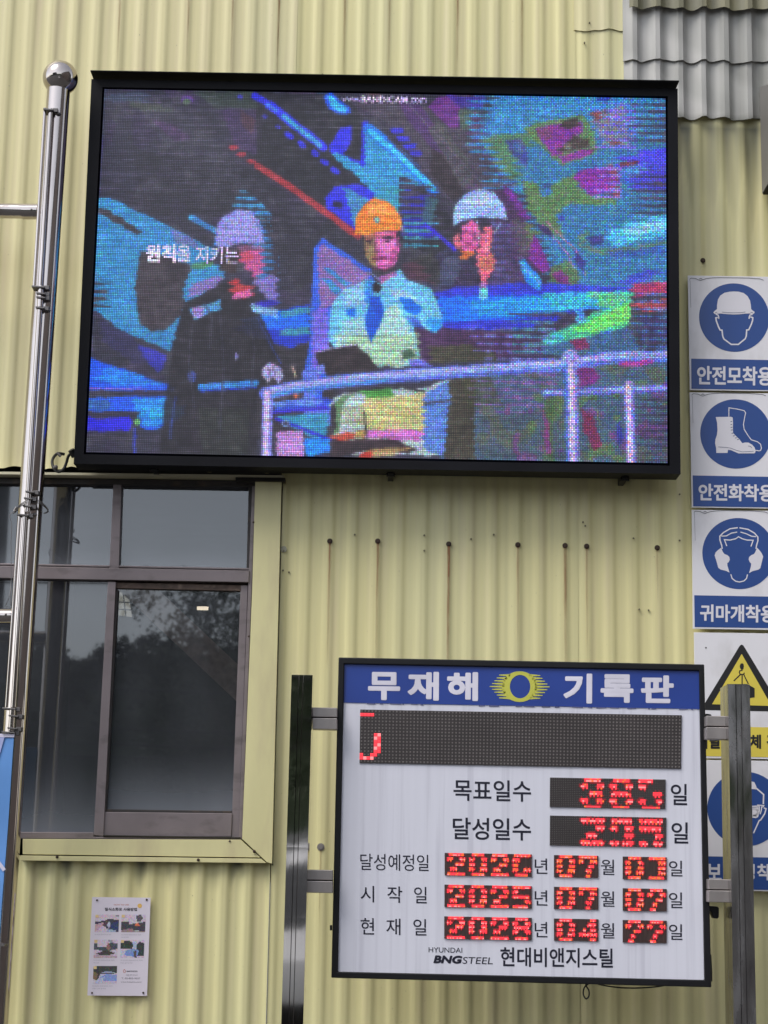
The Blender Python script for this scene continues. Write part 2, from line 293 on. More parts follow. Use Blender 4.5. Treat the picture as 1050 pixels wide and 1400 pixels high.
    # things behind the rail, lower centre
    P((54,78,200),[(374,552),(450,545),(450,562),(374,566)],6); P((110,150,230),[(374,552),(440,548),(440,556),(374,558)],6,.7); L((56,46,190),4,[(374,566),(448,560)])
    P((60,138,180),[(378,571),(448,566),(448,602),(430,600),(400,586)],4); L((52,46,190),4,[(378,574),(452,602)])
    P((58,52,62),[(376,575),(395,584),(420,598),(415,600),(376,592)],2)
    P((184,136,212),[(378,592),(412,590),(416,606),(414,626),(378,626)],2); P((40,136,244),[(416,600),(452,600),(452,620),(418,624)],2)
    E((120,140,210),391,581,5,5); E((60,54,70),391,581,2.6,2.6)
    P((58,50,58),[(376,541),(416,538),(416,548),(376,551)],2); E((200,90,60),404,543,2.5,4); L((190,160,150),3,[(400,506),(404,518)])
    # hand rail
    RL=[(362,541),(400,533),(460,525),(530,518.5),(640,511),(775,502),(805,497),(850,492),(930,492)]
    L((92,112,220),17,RL,1); L((140,166,240),9,[(a,b-2) for a,b in RL]); L((70,150,226),3,[(a,b+5) for a,b in RL[:4]]); L((180,170,240),4,[(a,b-4) for a,b in RL],.8)
    P((200,60,170),[(845,499),(890,495),(893,502),(850,505)],4,.8)
    L((88,92,196),10,[(745,540),(860,536),(930,534)]); L((150,160,236),5,[(745,539),(930,533)])
    for x0,x1,y0,w in ((366,364,540,14),(781,785,492,15),(860,863,530,13)):
        L((130,128,224),w,[(x0,y0),(x1,645)]); L((208,190,246),w*.5,[(x0-1,y0),(x1-1,645)])
    E((160,160,240),780,492,11,9); P((60,120,230),[(770,500),(776,500),(778,632),(774,632)],0,.5)
    # left streaks and fine row flicker
    st=(TRI<.22)&(X<330)&(Y<270)&(N1>-.6); img[st]+=np.array((14,12,18))
    st=(TRI<.18)&(X>430)&(X<560)&(Y<180); img[st]+=np.array((16,16,16))
    st=(TRI<.2)&(X>350)&(X<500)&(Y>150)&(Y<330)&(N1>0); img[st]+=np.array((12,12,14))
    # words shown on the screen
    return img,X,Y
# ---------------------------------------------------------------- helpers
def W(px, py, Y):
    "the point of the plane y = Y that stands at a photograph pixel"
    d = FWD + RGT*((px-CX)/FPX) - UPV*((py-CY0)/FPX)
    return CAM + d*((Y-CAM.y)/d.y)
def lin(c):
    c = c/255.0
    return c/12.92 if c <= .04045 else ((c+.055)/1.055)**2.4
def rgb(r, g, b): return (lin(r), lin(g), lin(b), 1)
ORG = {}
def tag(o, label=None, cat=None, group=None, kind=None):
    if label: o['label'] = label
    if cat: o['category'] = cat
    if group: o['group'] = group
    if kind: o['kind'] = kind
    return o
def thing(name, loc, label, cat, group=None):
    o = bpy.data.objects.new(name, None); sc.collection.objects.link(o); o.location = loc; o.empty_display_size = .1
    ORG[o.name] = Vector(loc); return tag(o, label, cat, group)
class MB:
    def __init__(s): s.v = []; s.f = []; s.uv = None
    def add(s, vs, fs):
        n = len(s.v); s.v += [tuple(v) for v in vs]; s.f += [tuple(n+i for i in f) for f in fs]; return s
    def quad(s, a, b, c, d): return s.add([a, b, c, d], [(0, 1, 2, 3)])
    def box(s, x0, x1, y0, y1, z0, z1):
        return s.add([(x0,y0,z0),(x1,y0,z0),(x1,y1,z0),(x0,y1,z0),(x0,y0,z1),(x1,y0,z1),(x1,y1,z1),(x0,y1,z1)],
                     [(0,3,2,1),(4,5,6,7),(0,1,5,4),(1,2,6,5),(2,3,7,6),(3,0,4,7)])
    def slab(s, pts, Y, T):
        "a plate: outline seen at pixels pts on the plane y = Y, T metres thick towards the wall"
        a = [W(x, y, Y) for x, y in pts]; n = len(a)
        b = [p+Vector((0, T, 0)) for p in a]
        area = sum(a[i].x*a[(i+1) % n].z-a[(i+1) % n].x*a[i].z for i in range(n))
        fr = list(range(n)); bk = [n+i for i in range(n)]
        if area < 0: fr = fr[::-1]
        else: bk = bk[::-1]
        fs = [tuple(fr), tuple(bk)]
        for i in range(n):
            j = (i+1) % n
            fs.append((i, j, n+j, n+i) if area < 0 else (j, i, n+i, n+j))
        return s.add(a+b, fs)
    def flat(s, pts, Y):
        a = [W(x, y, Y) for x, y in pts]; n = len(a)
        area = sum(a[i].x*a[(i+1) % n].z-a[(i+1) % n].x*a[i].z for i in range(n))
        f = list(range(n))
        if area < 0: f = f[::-1]
        return s.add(a, [tuple(f)])
    def stroke(s, pts, wpx, Y, closed=False):
        "a painted line of a width in pixels"
        if closed: pts = pts+[pts[0], pts[1]]
        q = [Vector(p) for p in pts]; L = []; R = []
        for i, p in enumerate(q):
            d1 = (q[i]-q[i-1]).normalized() if i > 0 else (q[1]-q[0]).normalized()
            d2 = (q[i+1]-q[i]).normalized() if i < len(q)-1 else d1
            t = (d1+d2); t = t.normalized() if t.length > 1e-6 else d1
            n = Vector((-t.y, t.x)); k = wpx/2/max(.45, n.dot(Vector((-d1.y, d1.x))))
            L.append(p+n*k); R.append(p-n*k)
        for i in range(len(q)-1): s.flat([L[i], L[i+1], R[i+1], R[i]], Y)
        return s
    def tube(s, pts, r, n=10, r2=None, caps=True):
        pts = [Vector(p) for p in pts]; m = len(pts); base = len(s.v); prev = None
        for i, p in enumerate(pts):
            t = (pts[min(i+1, m-1)]-pts[max(i-1, 0)]).normalized()
            if prev is None: a = t.orthogonal().normalized()
            else: a = (prev-t*prev.dot(t)).normalized()
            prev = a; b = t.cross(a)
            rr = r if r2 is None else r+(r2-r)*i/(m-1)
            for k in range(n):
                w_ = 2*math.pi*k/n; s.v.append(tuple(p+(a*math.cos(w_)+b*math.sin(w_))*rr))
        for i in range(m-1):
            for k in range(n):
                s.f.append((base+i*n+k, base+i*n+(k+1) % n, base+(i+1)*n+(k+1) % n, base+(i+1)*n+k))
        if caps:
            s.f.append(tuple(base+k for k in range(n))[::-1]); s.f.append(tuple(base+(m-1)*n+k for k in range(n)))
        return s
    def ball(s, c, r, n=24, m=14, sz=1.0):
        base = len(s.v); c = Vector(c)
        for i in range(m+1):
            th = math.pi*i/m
            for k in range(n):
                ph = 2*math.pi*k/n; s.v.append(tuple(c+Vector((math.sin(th)*math.cos(ph)*r, math.sin(th)*math.sin(ph)*r, math.cos(th)*r*sz))))
        for i in range(m):
            for k in range(n):
                s.f.append((base+i*n+k, base+(i+1)*n+k, base+(i+1)*n+(k+1) % n, base+i*n+(k+1) % n))
        return s
    def build(s, name, mat, parent=None, smooth=False, bevel=0, label=None, kind=None, shade=None):
        me = bpy.data.meshes.new(name); V = np.array(s.v, float)
        org = Vector((V.min(0)+V.max(0))/2)
        me.from_pydata([tuple(v) for v in (V-np.array(org))], [], s.f); me.update()
        o = bpy.data.objects.new(name, me); sc.collection.objects.link(o)
        ORG[o.name] = org; o.location = org
        if parent is not None: o.parent = parent; o.location = org-ORG[parent.name]
        me.materials.append(mat)
        if smooth: me.polygons.foreach_set('use_smooth', [True]*len(me.polygons))
        if smooth == 'angle': me.set_sharp_from_angle(angle=math.radians(40))
        if bevel:
            b = o.modifiers.new('bevel', 'BEVEL'); b.width = bevel; b.segments = 2; b.limit_method = 'ANGLE'; b.angle_limit = math.radians(40)
        if label: o['label'] = label
        if kind: o['kind'] = kind
        return o
def smooth_path(p, n=8):
    p = [Vector(q) for q in p]; out = []
    for i in range(len(p)-1):
        a, b, c, d = p[max(i-1, 0)], p[i], p[i+1], p[min(i+2, len(p)-1)]
        for k in range(n):
            t = k/n; out.append(.5*((2*b)+(c-a)*t+(2*a-5*b+4*c-d)*t*t+(3*b-a-3*c+d)*t**3))
    return out+[p[-1]]
# ---------------------------------------------------------------- materials
MC = {}
def mat(name, col, rough=.5, metal=0., var=.12, scale=(8, 8, 8), bump=0., bscale=60, rvar=0., dirt=None, dscale=(3, 3, 3), dthr=(.55, .75), coat=0., spec=.5):
    if name in MC: return MC[name]
    m = bpy.data.materials.new(name); m.use_nodes = True; t = m.node_tree; b = t.nodes['Principled BSDF']; MC[name] = m
    tc = t.nodes.new('ShaderNodeTexCoord'); g = t.nodes.new('ShaderNodeNewGeometry')
    def noise(sc3, detail=5, s=1.):
        mp = t.nodes.new('ShaderNodeMapping'); mp.inputs['Scale'].default_value = sc3; t.links.new(g.outputs['Position'], mp.inputs['Vector'])
        n = t.nodes.new('ShaderNodeTexNoise'); n.inputs['Scale'].default_value = s; n.inputs['Detail'].default_value = detail; t.links.new(mp.outputs[0], n.inputs['Vector']); return n.outputs['Fac']
    c = (col[0], col[1], col[2], 1)
    mr = t.nodes.new('ShaderNodeMapRange'); mr.inputs['From Min'].default_value = .3; mr.inputs['From Max'].default_value = .7; mr.inputs['To Min'].default_value = 1-var; mr.inputs['To Max'].default_value = 1+var
    t.links.new(noise(scale), mr.inputs['Value'])
    mx = t.nodes.new('ShaderNodeVectorMath'); mx.operation = 'SCALE'; mx.inputs[0].default_value = c[:3]; t.links.new(mr.outputs[0], mx.inputs['Scale'])
    outc = mx.outputs[0]
    if dirt:
        r2 = t.nodes.new('ShaderNodeMapRange'); r2.inputs['From Min'].default_value = dthr[0]; r2.inputs['From Max'].default_value = dthr[1]; r2.inputs['To Max'].default_value = dirt[3]
        t.links.new(noise(dscale, 8), r2.inputs['Value'])
        mi = t.nodes.new('ShaderNodeMix'); mi.data_type = 'RGBA'; t.links.new(r2.outputs[0], mi.inputs['Factor']); t.links.new(outc, mi.inputs['A']); mi.inputs['B'].default_value = (*dirt[:3], 1)
        outc = mi.outputs['Result']
    t.links.new(outc, b.inputs['Base Color'])
    b.inputs['Roughness'].default_value = rough; b.inputs['Metallic'].default_value = metal; b.inputs['Specular IOR Level'].default_value = spec
    if rvar:
        r3 = t.nodes.new('ShaderNodeMapRange'); r3.inputs['From Min'].default_value = .3; r3.inputs['From Max'].default_value = .7; r3.inputs['To Min'].default_value = max(.02, rough-rvar); r3.inputs['To Max'].default_value = rough+rvar
        t.links.new(noise((30, 30, 6)), r3.inputs['Value']); t.links.new(r3.outputs[0], b.inputs['Roughness'])
    if bump:
        bp = t.nodes.new('ShaderNodeBump'); bp.inputs['Strength'].default_value = bump; bp.inputs['Distance'].default_value = .002
        t.links.new(noise((bscale, bscale, bscale)), bp.inputs['Height']); t.links.new(bp.outputs[0], b.inputs['Normal'])
    return m
def emit_mat(name, col, strength=1.):
    m = bpy.data.materials.new(name); m.use_nodes = True; b = m.node_tree.nodes['Principled BSDF']
    b.inputs['Base Color'].default_value = (.02, .02, .02, 1); b.inputs['Emission Color'].default_value = (*col[:3], 1); b.inputs['Emission Strength'].default_value = strength*ES; b.inputs['Roughness'].default_value = .6
    return m
def wall_mat(name, col, d1, d2):
    "painted sheet steel: streaks that run down it, chalking, plus the stain attribute of the sheet"
    m = mat(name, col, .42, var=.075, scale=(55, 8, .6), bump=.06, bscale=9, rvar=.08, dirt=d1, dscale=(26, 26, 1.4), dthr=(.50, .78))
    t = m.node_tree; b = t.nodes['Principled BSDF']
    src = b.inputs['Base Color'].links[0].from_socket
    def nz(scale3, lo, hi, mx, col, src, detail=8):
        g = t.nodes.new('ShaderNodeNewGeometry'); mp = t.nodes.new('ShaderNodeMapping'); mp.inputs['Scale'].default_value = scale3; mp.inputs['Location'].default_value = (3.3, 1.1, 7.7)
        t.links.new(g.outputs['Position'], mp.inputs['Vector']); n = t.nodes.new('ShaderNodeTexNoise'); n.inputs['Scale'].default_value = 1; n.inputs['Detail'].default_value = detail
        t.links.new(mp.outputs[0], n.inputs['Vector']); r = t.nodes.new('ShaderNodeMapRange'); r.inputs['From Min'].default_value = lo; r.inputs['From Max'].default_value = hi; r.inputs['To Max'].default_value = mx
        t.links.new(n.outputs['Fac'], r.inputs['Value']); mi = t.nodes.new('ShaderNodeMix'); mi.data_type = 'RGBA'
        t.links.new(r.outputs[0], mi.inputs['Factor']); t.links.new(src, mi.inputs['A']); mi.inputs['B'].default_value = (*col[:3], 1); return mi.outputs['Result']
    src = nz((3, 3, .8), .45, .75, .35, d2, src)                    # broad chalky areas
    src = nz((160, 160, 90), .72, .80, .55, (.16, .14, .09), src, 3)   # specks
    at = t.nodes.new('ShaderNodeAttribute'); at.attribute_name = 'stain_shade'  # stains, plus shade painted on the grey sheets and beside the top sign
    mi = t.nodes.new('ShaderNodeMix'); mi.data_type = 'RGBA'; t.links.new(at.outputs['Fac'], mi.inputs['Factor']); t.links.new(src, mi.inputs['A']); mi.inputs['B'].default_value = (.07, .075, .055, 1)
    t.links.new(mi.outputs['Result'], b.inputs['Base Color']); return m
M_wall = wall_mat('yellow_painted_steel', (.73, .67, .345), (.65, .56, .35, .7), (.58, .61, .41))
M_wallh = wall_mat('yellow_painted_steel_high', (.71, .645, .355), (.64, .53, .35, .75), (.58, .60, .41))
M_grey = wall_mat('grey_cement_sheet', (.52, .51, .49), (.36, .35, .33, .6), (.36, .355, .34))
M_dirty = wall_mat('grimy_yellow_sheet', (.34, .31, .18), (.16, .14, .10, .8), (.2, .19, .13))
M_trim = mat('yellow_flat_trim', (.69, .64, .345), .4, var=.06, scale=(12, 12, 2), bump=.05, dirt=(.50, .42, .26, .7), dscale=(11, 11, 3), dthr=(.50, .74))
M_black = mat('black_cabinet', (.008, .008, .011), .5, var=.2, bump=.05, spec=.12)
M_hood = mat('matt_black_hood', (.004, .004, .005), .8, var=.2, spec=.1)
M_black2 = mat('black_plastic', (.010, .010, .012), .4, var=.2, spec=.3)
M_alu = mat('mauve_anodised_frame', (.215, .182, .19), .42, .35, var=.10, scale=(10, 10, 10), bump=.05, dirt=(.06, .05, .045, .5), dscale=(14, 14, 30))
M_aludark = mat('dark_window_seal', (.035, .030, .03), .5, var=.3, dirt=(.12, .08, .05, .6), dscale=(20, 20, 20))
M_steel = mat('polished_stainless', (.55, .50, .485), .11, 1., var=.10, scale=(14, 14, 5), rvar=.07, bump=.05, bscale=6, dirt=(.30, .24, .20, .5), dscale=(28, 28, 3.5), dthr=(.55, .8))
M_steel2 = mat('stainless_post', (.50, .48, .46), .035, 1., var=.15, scale=(6, 6, 4), rvar=.018, bump=.02, bscale=3.0, dirt=(.20, .17, .15, .45), dscale=(9, 9, 5))
M_bracket = mat('dull_bracket_steel', (.36, .33, .32), .42, .75, var=.12, scale=(30, 30, 8))
M_white = mat('white_sign_sheet', (.80, .785, .825), .32, var=.025, scale=(3, 3, 3), dirt=(.56, .54, .54, .7), dscale=(14, 14, 7), dthr=(.52, .8))
M_bwhite = mat('white_board_panel', (.72, .725, .82), .38, var=.03, scale=(45, 5, 1.2), dirt=(.55, .55, .64, .6), dscale=(60, 8, 1.5), dthr=(.52, .7))
M_blue = mat('signal_blue', (.022, .070, .27), .32, var=.06, scale=(5, 5, 5))
M_bblue = mat('header_blue', (.020, .055, .30), .35, var=.06)
M_yel = mat('warning_yellow', (.74, .60, .085), .35, var=.05)
M_sblk = mat('sign_black', (.015, .014, .015), .4, var=.1)
M_ink = mat('navy_black_lettering', (.012, .012, .028), .4, var=.1)
M_lime = mat('emblem_yellow', (.58, .58, .09), .35, var=.05)
M_led_off = mat('led_module_face', (.044, .037, .038), .55, var=.15)
M_led_dot = mat('unlit_led', (.16, .145, .14), .35, var=.15)
M_gap = mat('shadow_gap', (.02, .018, .015), .8)
M_rust = mat('rusty_screw', (.05, .028, .018), .7, var=.4, bump=.3)
M_paper = mat('poster_sheet', (.74, .68, .77), .4, var=.02)
M_wire = mat('grey_tie_wire', (.16, .15, .15), .45, .6)
M_cable = mat('black_cable', (.012, .012, .013), .5)
# ---------------------------------------------------------------- ground and what stands behind the viewer (seen in glass and steel)
M_asph = mat('asphalt', (.055, .054, .055), .85, var=.2, scale=(3, 3, 3), bump=.4, bscale=80, dirt=(.10, .095, .09, .6), dscale=(.5, .5, .5))
g = MB().quad((-300, -300, 0), (300, -300, 0), (300, 300, 0), (-300, 300, 0)).build('ground', M_asph, kind='structure')
# ---------------------------------------------------------------- the building
BLD = thing('factory_building', (0, 0, 0), 'yellow corrugated steel factory wall with a dark framed window and grey patched sheets', 'building')
PX0 = W(387, 850, 0).x; PITCHX = (W(936, 850, 0).x-PX0)/17.0
def wall_sheet(name, x0, x1, z0, z1, Y, mat_, phase, pitch, prof, stain_shade=None, label=None, nz_=60, curl=0., thick=.0012):
    "one corrugated sheet; prof = list of (t, depth) over a pitch, t = 0 at the right edge of a crest"
    xs = []; k0 = math.floor((x0-phase)/pitch)-1; k1 = math.ceil((x1-phase)/pitch)+1
    for k in range(k0, k1):
        for i, (t, d) in enumerate(prof):
            t2, d2 = prof[i+1] if i+1 < len(prof) else (1+prof[0][0], prof[0][1])
            for j in range(3):
                s = j/3; s2 = (1-(1-s)**2 if d2 > d else s*s) if d != d2 else s
                xs.append((phase+(k+t+(t2-t)*s)*pitch, d+(d2-d)*s2))
    xs = sorted(p for p in xs if x0 < p[0] < x1)
    def dep(x):
        t = ((x-phase)/pitch) % 1.0
        for i, (a, d) in enumerate(prof):
            b, d2 = prof[i+1] if i+1 < len(prof) else (1+prof[0][0], prof[0][1])
            if a <= t <= b: s = (t-a)/(b-a); s = 1-(1-s)**2 if d2 > d else s*s; return d+(d2-d)*s
        return prof[0][1]
    xs = [(x0, dep(x0))]+xs+[(x1, dep(x1))]
    n = len(xs); zs = np.linspace(z0, z1, nz_); V = []; rr = random.Random(hash(round(x0*100)) & 255)
    for layer in (0, 1):
        for z in zs:
            for x, d in xs:
                wob = .0012*math.sin(z*3.1+x*2.0)+.0008*math.sin(z*9+x*17)
                jag = (.0035*math.sin(x*41)+.002*math.sin(x*117)) if z == zs[0] and curl else 0
                V.append((x, Y+d+wob+layer*thick, z+jag))
    F = []
    for i in range(nz_-1):
        for k in range(n-1):
            a = i*n+k; F.append((a, a+1, a+n+1, a+n)); 
    m = len(V)//2
    for k in range(n-1):                                       # bottom and top lips give the sheet its thickness
        F.append((k+1, k, m+k, m+k+1)); a = (nz_-1)*n+k; F.append((a, a+1, m+a+1, m+a))
    for i in range(nz_-1): a = i*n; F.append((a, a+n, m+a+n, m+a)); a = i*n+n-1; F.append((a+n, a, m+a, m+a+n))
    mb = MB(); mb.v = V; mb.f = F
    o = mb.build(name, mat_, BLD, smooth='angle', label=label)
    at = o.data.attributes.new('stain_shade', 'FLOAT', 'POINT'); vals = np.zeros(len(V))
    if stain_shade:
        for i, (x, y, z) in enumerate(V): vals[i] = stain_shade(x, z, y-Y)
    at.data.foreach_set('value', vals); return o
rs = np.random.default_rng(3); HN = rs.random(4000)
def hsh(x, s=1.0, o=0): i = int(math.floor(x*s))+o*131; f = x*s-math.floor(x*s); a, b = HN[i % 4000], HN[(i+1) % 4000]; return a+(b-a)*f
PR = [(0, 0), (.24, .0047), (.46, .0047), (.74, 0)]              # shallow painted profile
PRD = [(0, 0), (.28, .0082), (.46, .0082), (.76, 0)]
PRS = [(0, 0), (.27, .0155), (.36, .0155), (.80, 0)]             # cement sheets
zt = 5.4
xl, xr = W(-1500, 850, 0).x, W(2300, 850, 0).x
x_j = W(376.5, 950, 0).x; x_s1 = W(793, 1380, 0).x
z_uw = W(100, 640, 0).z
def slate_stain_sign_shade(x, z, d):
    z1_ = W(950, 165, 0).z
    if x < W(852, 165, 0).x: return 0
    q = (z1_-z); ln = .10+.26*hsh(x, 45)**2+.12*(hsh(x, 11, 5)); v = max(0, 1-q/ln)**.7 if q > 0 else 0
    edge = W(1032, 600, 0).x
    return min(.85, v*(.45+.55*hsh(x, 60, 3))*(.75+70*d) + (.35*max(0, 1-abs(x-edge)/.02)*(q > 0)*max(0, 1-q/.7)) + .35*max(0, 1-abs(x-W(939, 430, 0).x)/.012)*(z < W(939, 380, 0).z)*(z > W(939, 560, 0).z))  # drips, plus a painted strip of shade along the top sign's left edge
wall_sheet('wall_sheet', xl, x_j+.010, z_uw, zt, -.0016, M_wallh, PX0, PITCHX, PR, curl=1, nz_=40)
wall_sheet('wall_sheet', x_j+.001, x_s1, 0, zt, 0, M_wall, PX0, PITCHX, PR, nz_=60)
def stain_shade3(x, z, d): return slate_stain_sign_shade(x, z, d)
wall_sheet('wall_sheet', x_s1-.004, xr, 0, W(825, 41, 0).z+.03, .0016, M_wall, PX0, PITCHX, PR, stain_shade=stain_shade3, nz_=110)
wall_sheet('wall_sheet', x_s1-.006, xr, W(825, 41, 0).z, zt, -.003, M_wallh, PX0, PITCHX, PR, curl=1, nz_=30)
phS = W(870, 50, -.012).x; pS = (W(1026, 52, -.012).x-phS)/5.0
def grey_grime_shade(x, z, d):  # grime, plus a cast shadow painted in that deepens to the right
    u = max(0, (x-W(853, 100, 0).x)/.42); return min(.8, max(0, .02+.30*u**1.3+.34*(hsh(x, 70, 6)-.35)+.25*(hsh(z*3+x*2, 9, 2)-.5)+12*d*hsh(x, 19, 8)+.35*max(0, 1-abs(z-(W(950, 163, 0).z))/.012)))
wall_sheet('cement_sheet', W(853, 130, 0).x, xr, W(950, 163, 0).z, W(950, 80, 0).z, -.020, M_grey, phS, pS, PRS, stain_shade=grey_grime_shade, curl=1, nz_=24, label='grey corrugated cement sheet, lower of the two', thick=.005)
wall_sheet('cement_sheet', W(851, 50, 0).x, xr, W(950, 87, 0).z, W(950, 2, 0).z, -.029, M_grey, phS, pS, PRS, stain_shade=grey_grime_shade, curl=1, nz_=24, label='grey corrugated cement sheet, upper of the two', thick=.005)
def st_top(x, z, d): return .45*hsh(x, 50)+.25
wall_sheet('wall_sheet', W(858, 10, 0).x, xr, W(950, 9, -.05).z, zt, -.050, M_dirty, phS, pS, PRS, stain_shade=st_top, curl=1, nz_=20, label='grimy old sheet overhanging the grey sheets', thick=.003)
# lower section under the window
z_sill = W(180, 1172, 0).z; phL = W(110, 1200, 0).x
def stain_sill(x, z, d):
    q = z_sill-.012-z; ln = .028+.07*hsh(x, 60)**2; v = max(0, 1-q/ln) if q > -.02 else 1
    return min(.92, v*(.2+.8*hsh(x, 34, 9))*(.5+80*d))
wall_sheet('wall_sheet', W(-120, 1300, 0).x, x_j-.001, 0, z_sill, -.004, M_wall, phL, PITCHX*1.005, PRD, stain_shade=stain_sill, nz_=120)
wall_sheet('wall_sheet', xl, W(-78, 900, 0).x, 0, z_uw+.02, .0012, M_wallh, PX0, PITCHX, PR, nz_=30)
# ---- window trim
YT = -.022
MB().slab([(349,656),(385,657),(372,1181),(365,1179),(331,1147),(345,800)], YT, .03).build('trim_jamb', M_trim, BLD, bevel=.001)
MB().slab([(31,1147),(329,1148),(356,1172.5),(31,1168)], YT, .028).build('trim_sill', M_trim, BLD, bevel=.001)
MB().slab([(28,1169.5),(357,1174),(364,1180),(28,1176.5)], YT-.004, .03).build('trim_lip', M_trim, BLD, bevel=.0008)
MB().slab([(-60,644),(388,650),(388,653),(-60,647.5)], -.03, .05).build('head_flashing', mat('pale_flashing', (.62,.58,.42), .4), BLD)
MB().slab([(322,652.5),(390,653.5),(390,658),(322,657)], -.034, .03).build('drip_cap', M_gap, BLD)
MB().slab([(385.2,656),(386.8,656),(373,1183),(372,1183)], -.004, .02).build('trim_gap', M_gap, BLD)
for (x, y) in ((346.5,714),(340,870),(314,1150)): MB().ball(W(x, y, YT-.001), .0028, 8, 6).build('screw', M_rust, BLD)
for (x, y) in ((78,1171.5),(271,1175.5),(347.5,1164)): MB().ball(W(x, y, YT-.005), .0042, 8, 6).build('screw', M_rust, BLD)
# ---- window: frame members, panes, sash
YW = .012
wc = W(150, 900, YW)
WIN = MB().slab([(-80,653),(350,657.5),(350,664),(-80,660)], YW-.004, .06).build('window', M_aludark, BLD, label='dark head rail of the window')
def mem(name, pts, Y, T, m=M_alu, lab=None): return MB().slab(pts, Y, T).build(name, m, WIN, bevel=.0012, label=lab)
mem('mullion', [(155,660),(166.5,660),(162.5,779),(149.5,778)], YW, .05)
mem('mullion', [(147.5,795),(158.5,795.5),(141.5,1143),(128,1142)], YW, .05)
mem('transom', [(-80,772),(341,780),(340,796),(-80,789)], YW-.006, .05)
mem('transom_bead', [(-80,768.5),(341,776.5),(341,779),(-80,771)], YW, .02)
mem('bottom_rail', [(-80,1137),(128,1138),(128,1144),(330,1145.5),(330,1148),(-80,1146)], YW, .05, M_alu)
mem('side_rail', [(345,657),(350,657),(331,1148),(326,1148)], YW, .05)
mem('sash_stile', [(329,800),(339,800),(326.5,1146),(316,1146)], YW+.010, .03)
mem('sash_stile', [(158.5,806),(161.5,806),(144,1143),(141,1143)], YW+.010, .03, M_aludark)
mem('sash_rail', [(158,796),(330,800),(330,808),(158,804)], YW+.010, .03, mat('rusty_sash_rail', (.10,.065,.05), .6, var=.4, scale=(40,40,40), dirt=(.25,.18,.14,.8), dscale=(50,50,60)), 'rust stained top rail')
mem('sash_rail', [(142,1110),(317.5,1112),(316,1144),(141,1143)], YW+.006, .035, lab='broad lower rail')
mem('sash_bead', [(143,1106),(317,1108.5),(317,1112),(142,1110)], YW+.012, .02, M_aludark)
mem('track', [(141,1141.5),(329,1144.5),(329,1146.5),(141,1143.5)], YW-.006, .02, M_gap)
for (x0, x1, x2, x3, y0, y1) in ((339,345,327,320,664,1146),): mem('seal', [(340,663),(345.5,663),(342,779),(337,779)], YW+.004, .03, M_aludark)
def glass_mat():
    m = bpy.data.materials.new('tinted_glass'); m.use_nodes = True; t = m.node_tree; t.nodes.clear()
    o = t.nodes.new('ShaderNodeOutputMaterial'); gl = t.nodes.new('ShaderNodeBsdfGlossy'); gl.inputs['Roughness'].default_value = .02; gl.inputs['Color'].default_value = (.90, .94, 1, 1)
    tr = t.nodes.new('ShaderNodeBsdfTransparent'); tr.inputs['Color'].default_value = (.42, .43, .44, 1)
    df = t.nodes.new('ShaderNodeBsdfDiffuse'); df.inputs['Color'].default_value = (.29, .31, .36, 1)
    geo = t.nodes.new('ShaderNodeNewGeometry'); mp = t.nodes.new('ShaderNodeMapping'); mp.inputs['Scale'].default_value = (7, 7, 3); t.links.new(geo.outputs['Position'], mp.inputs['Vector'])
    n = t.nodes.new('ShaderNodeTexNoise'); n.inputs['Scale'].default_value = 1; n.inputs['Detail'].default_value = 9; t.links.new(mp.outputs[0], n.inputs['Vector'])
    r = t.nodes.new('ShaderNodeMapRange'); r.inputs['From Min'].default_value = .35; r.inputs['From Max'].default_value = .75; r.inputs['To Min'].default_value = .10; r.inputs['To Max'].default_value = .19; t.links.new(n.outputs['Fac'], r.inputs['Value'])
    at = t.nodes.new('ShaderNodeAttribute'); at.attribute_name = 'edge_pale'; ad = t.nodes.new('ShaderNodeMath'); ad.operation = 'ADD'; t.links.new(r.outputs[0], ad.inputs[0]); t.links.new(at.outputs['Fac'], ad.inputs[1])
    m1 = t.nodes.new('ShaderNodeMixShader'); t.links.new(ad.outputs[0], m1.inputs[0]); t.links.new(tr.outputs[0], m1.inputs[1]); t.links.new(df.outputs[0], m1.inputs[2])
    m2 = t.nodes.new('ShaderNodeMixShader'); m2.inputs[0].default_value = .105; t.links.new(m1.outputs[0], m2.inputs[1]); t.links.new(gl.outputs[0], m2.inputs[2])
    t.links.new(m2.outputs[0], o.inputs[0]); return m
M_glass = glass_mat()
def pane(px, Y, edge_pale):
    "px = TL TR BR BL; strength of the paler diffuse mix towards the lower edge"
    mb = MB(); N, Mr = 6, 30
    a, b, c, d = [Vector(p) for p in px]
    for j in range(Mr+1):
        for i in range(N+1):
            v = j/Mr; u = i/N; q = a.lerp(b, u).lerp(d.lerp(c, u), v); mb.v.append(tuple(W(q.x, q.y, Y)))
    for j in range(Mr):
        for i in range(N): k = j*(N+1)+i; mb.f.append((k, k+N+1, k+N+2, k+1))
    o = mb.build('pane', M_glass, WIN); at = o.data.attributes.new('edge_pale', 'FLOAT', 'POINT')
    at.data.foreach_set('value', [edge_pale*max(0, (j/Mr-.72)/.28)**1.6 for j in range(Mr+1) for i in range(N+1)]); return o  # paler diffuse mix growing towards the lower edge
pane([(-80,658),(157,660),(152,774),(-80,771)], YW+.02, .22)
pane([(164,660),(343,662),(340,778),(160,776)], YW+.02, .28)
pane([(-80,788),(150,793),(131,1140),(-80,1139)], YW+.018, .42)
pane([(159,802),(331,805),(319,1110),(143,1109)], YW+.024, .48)
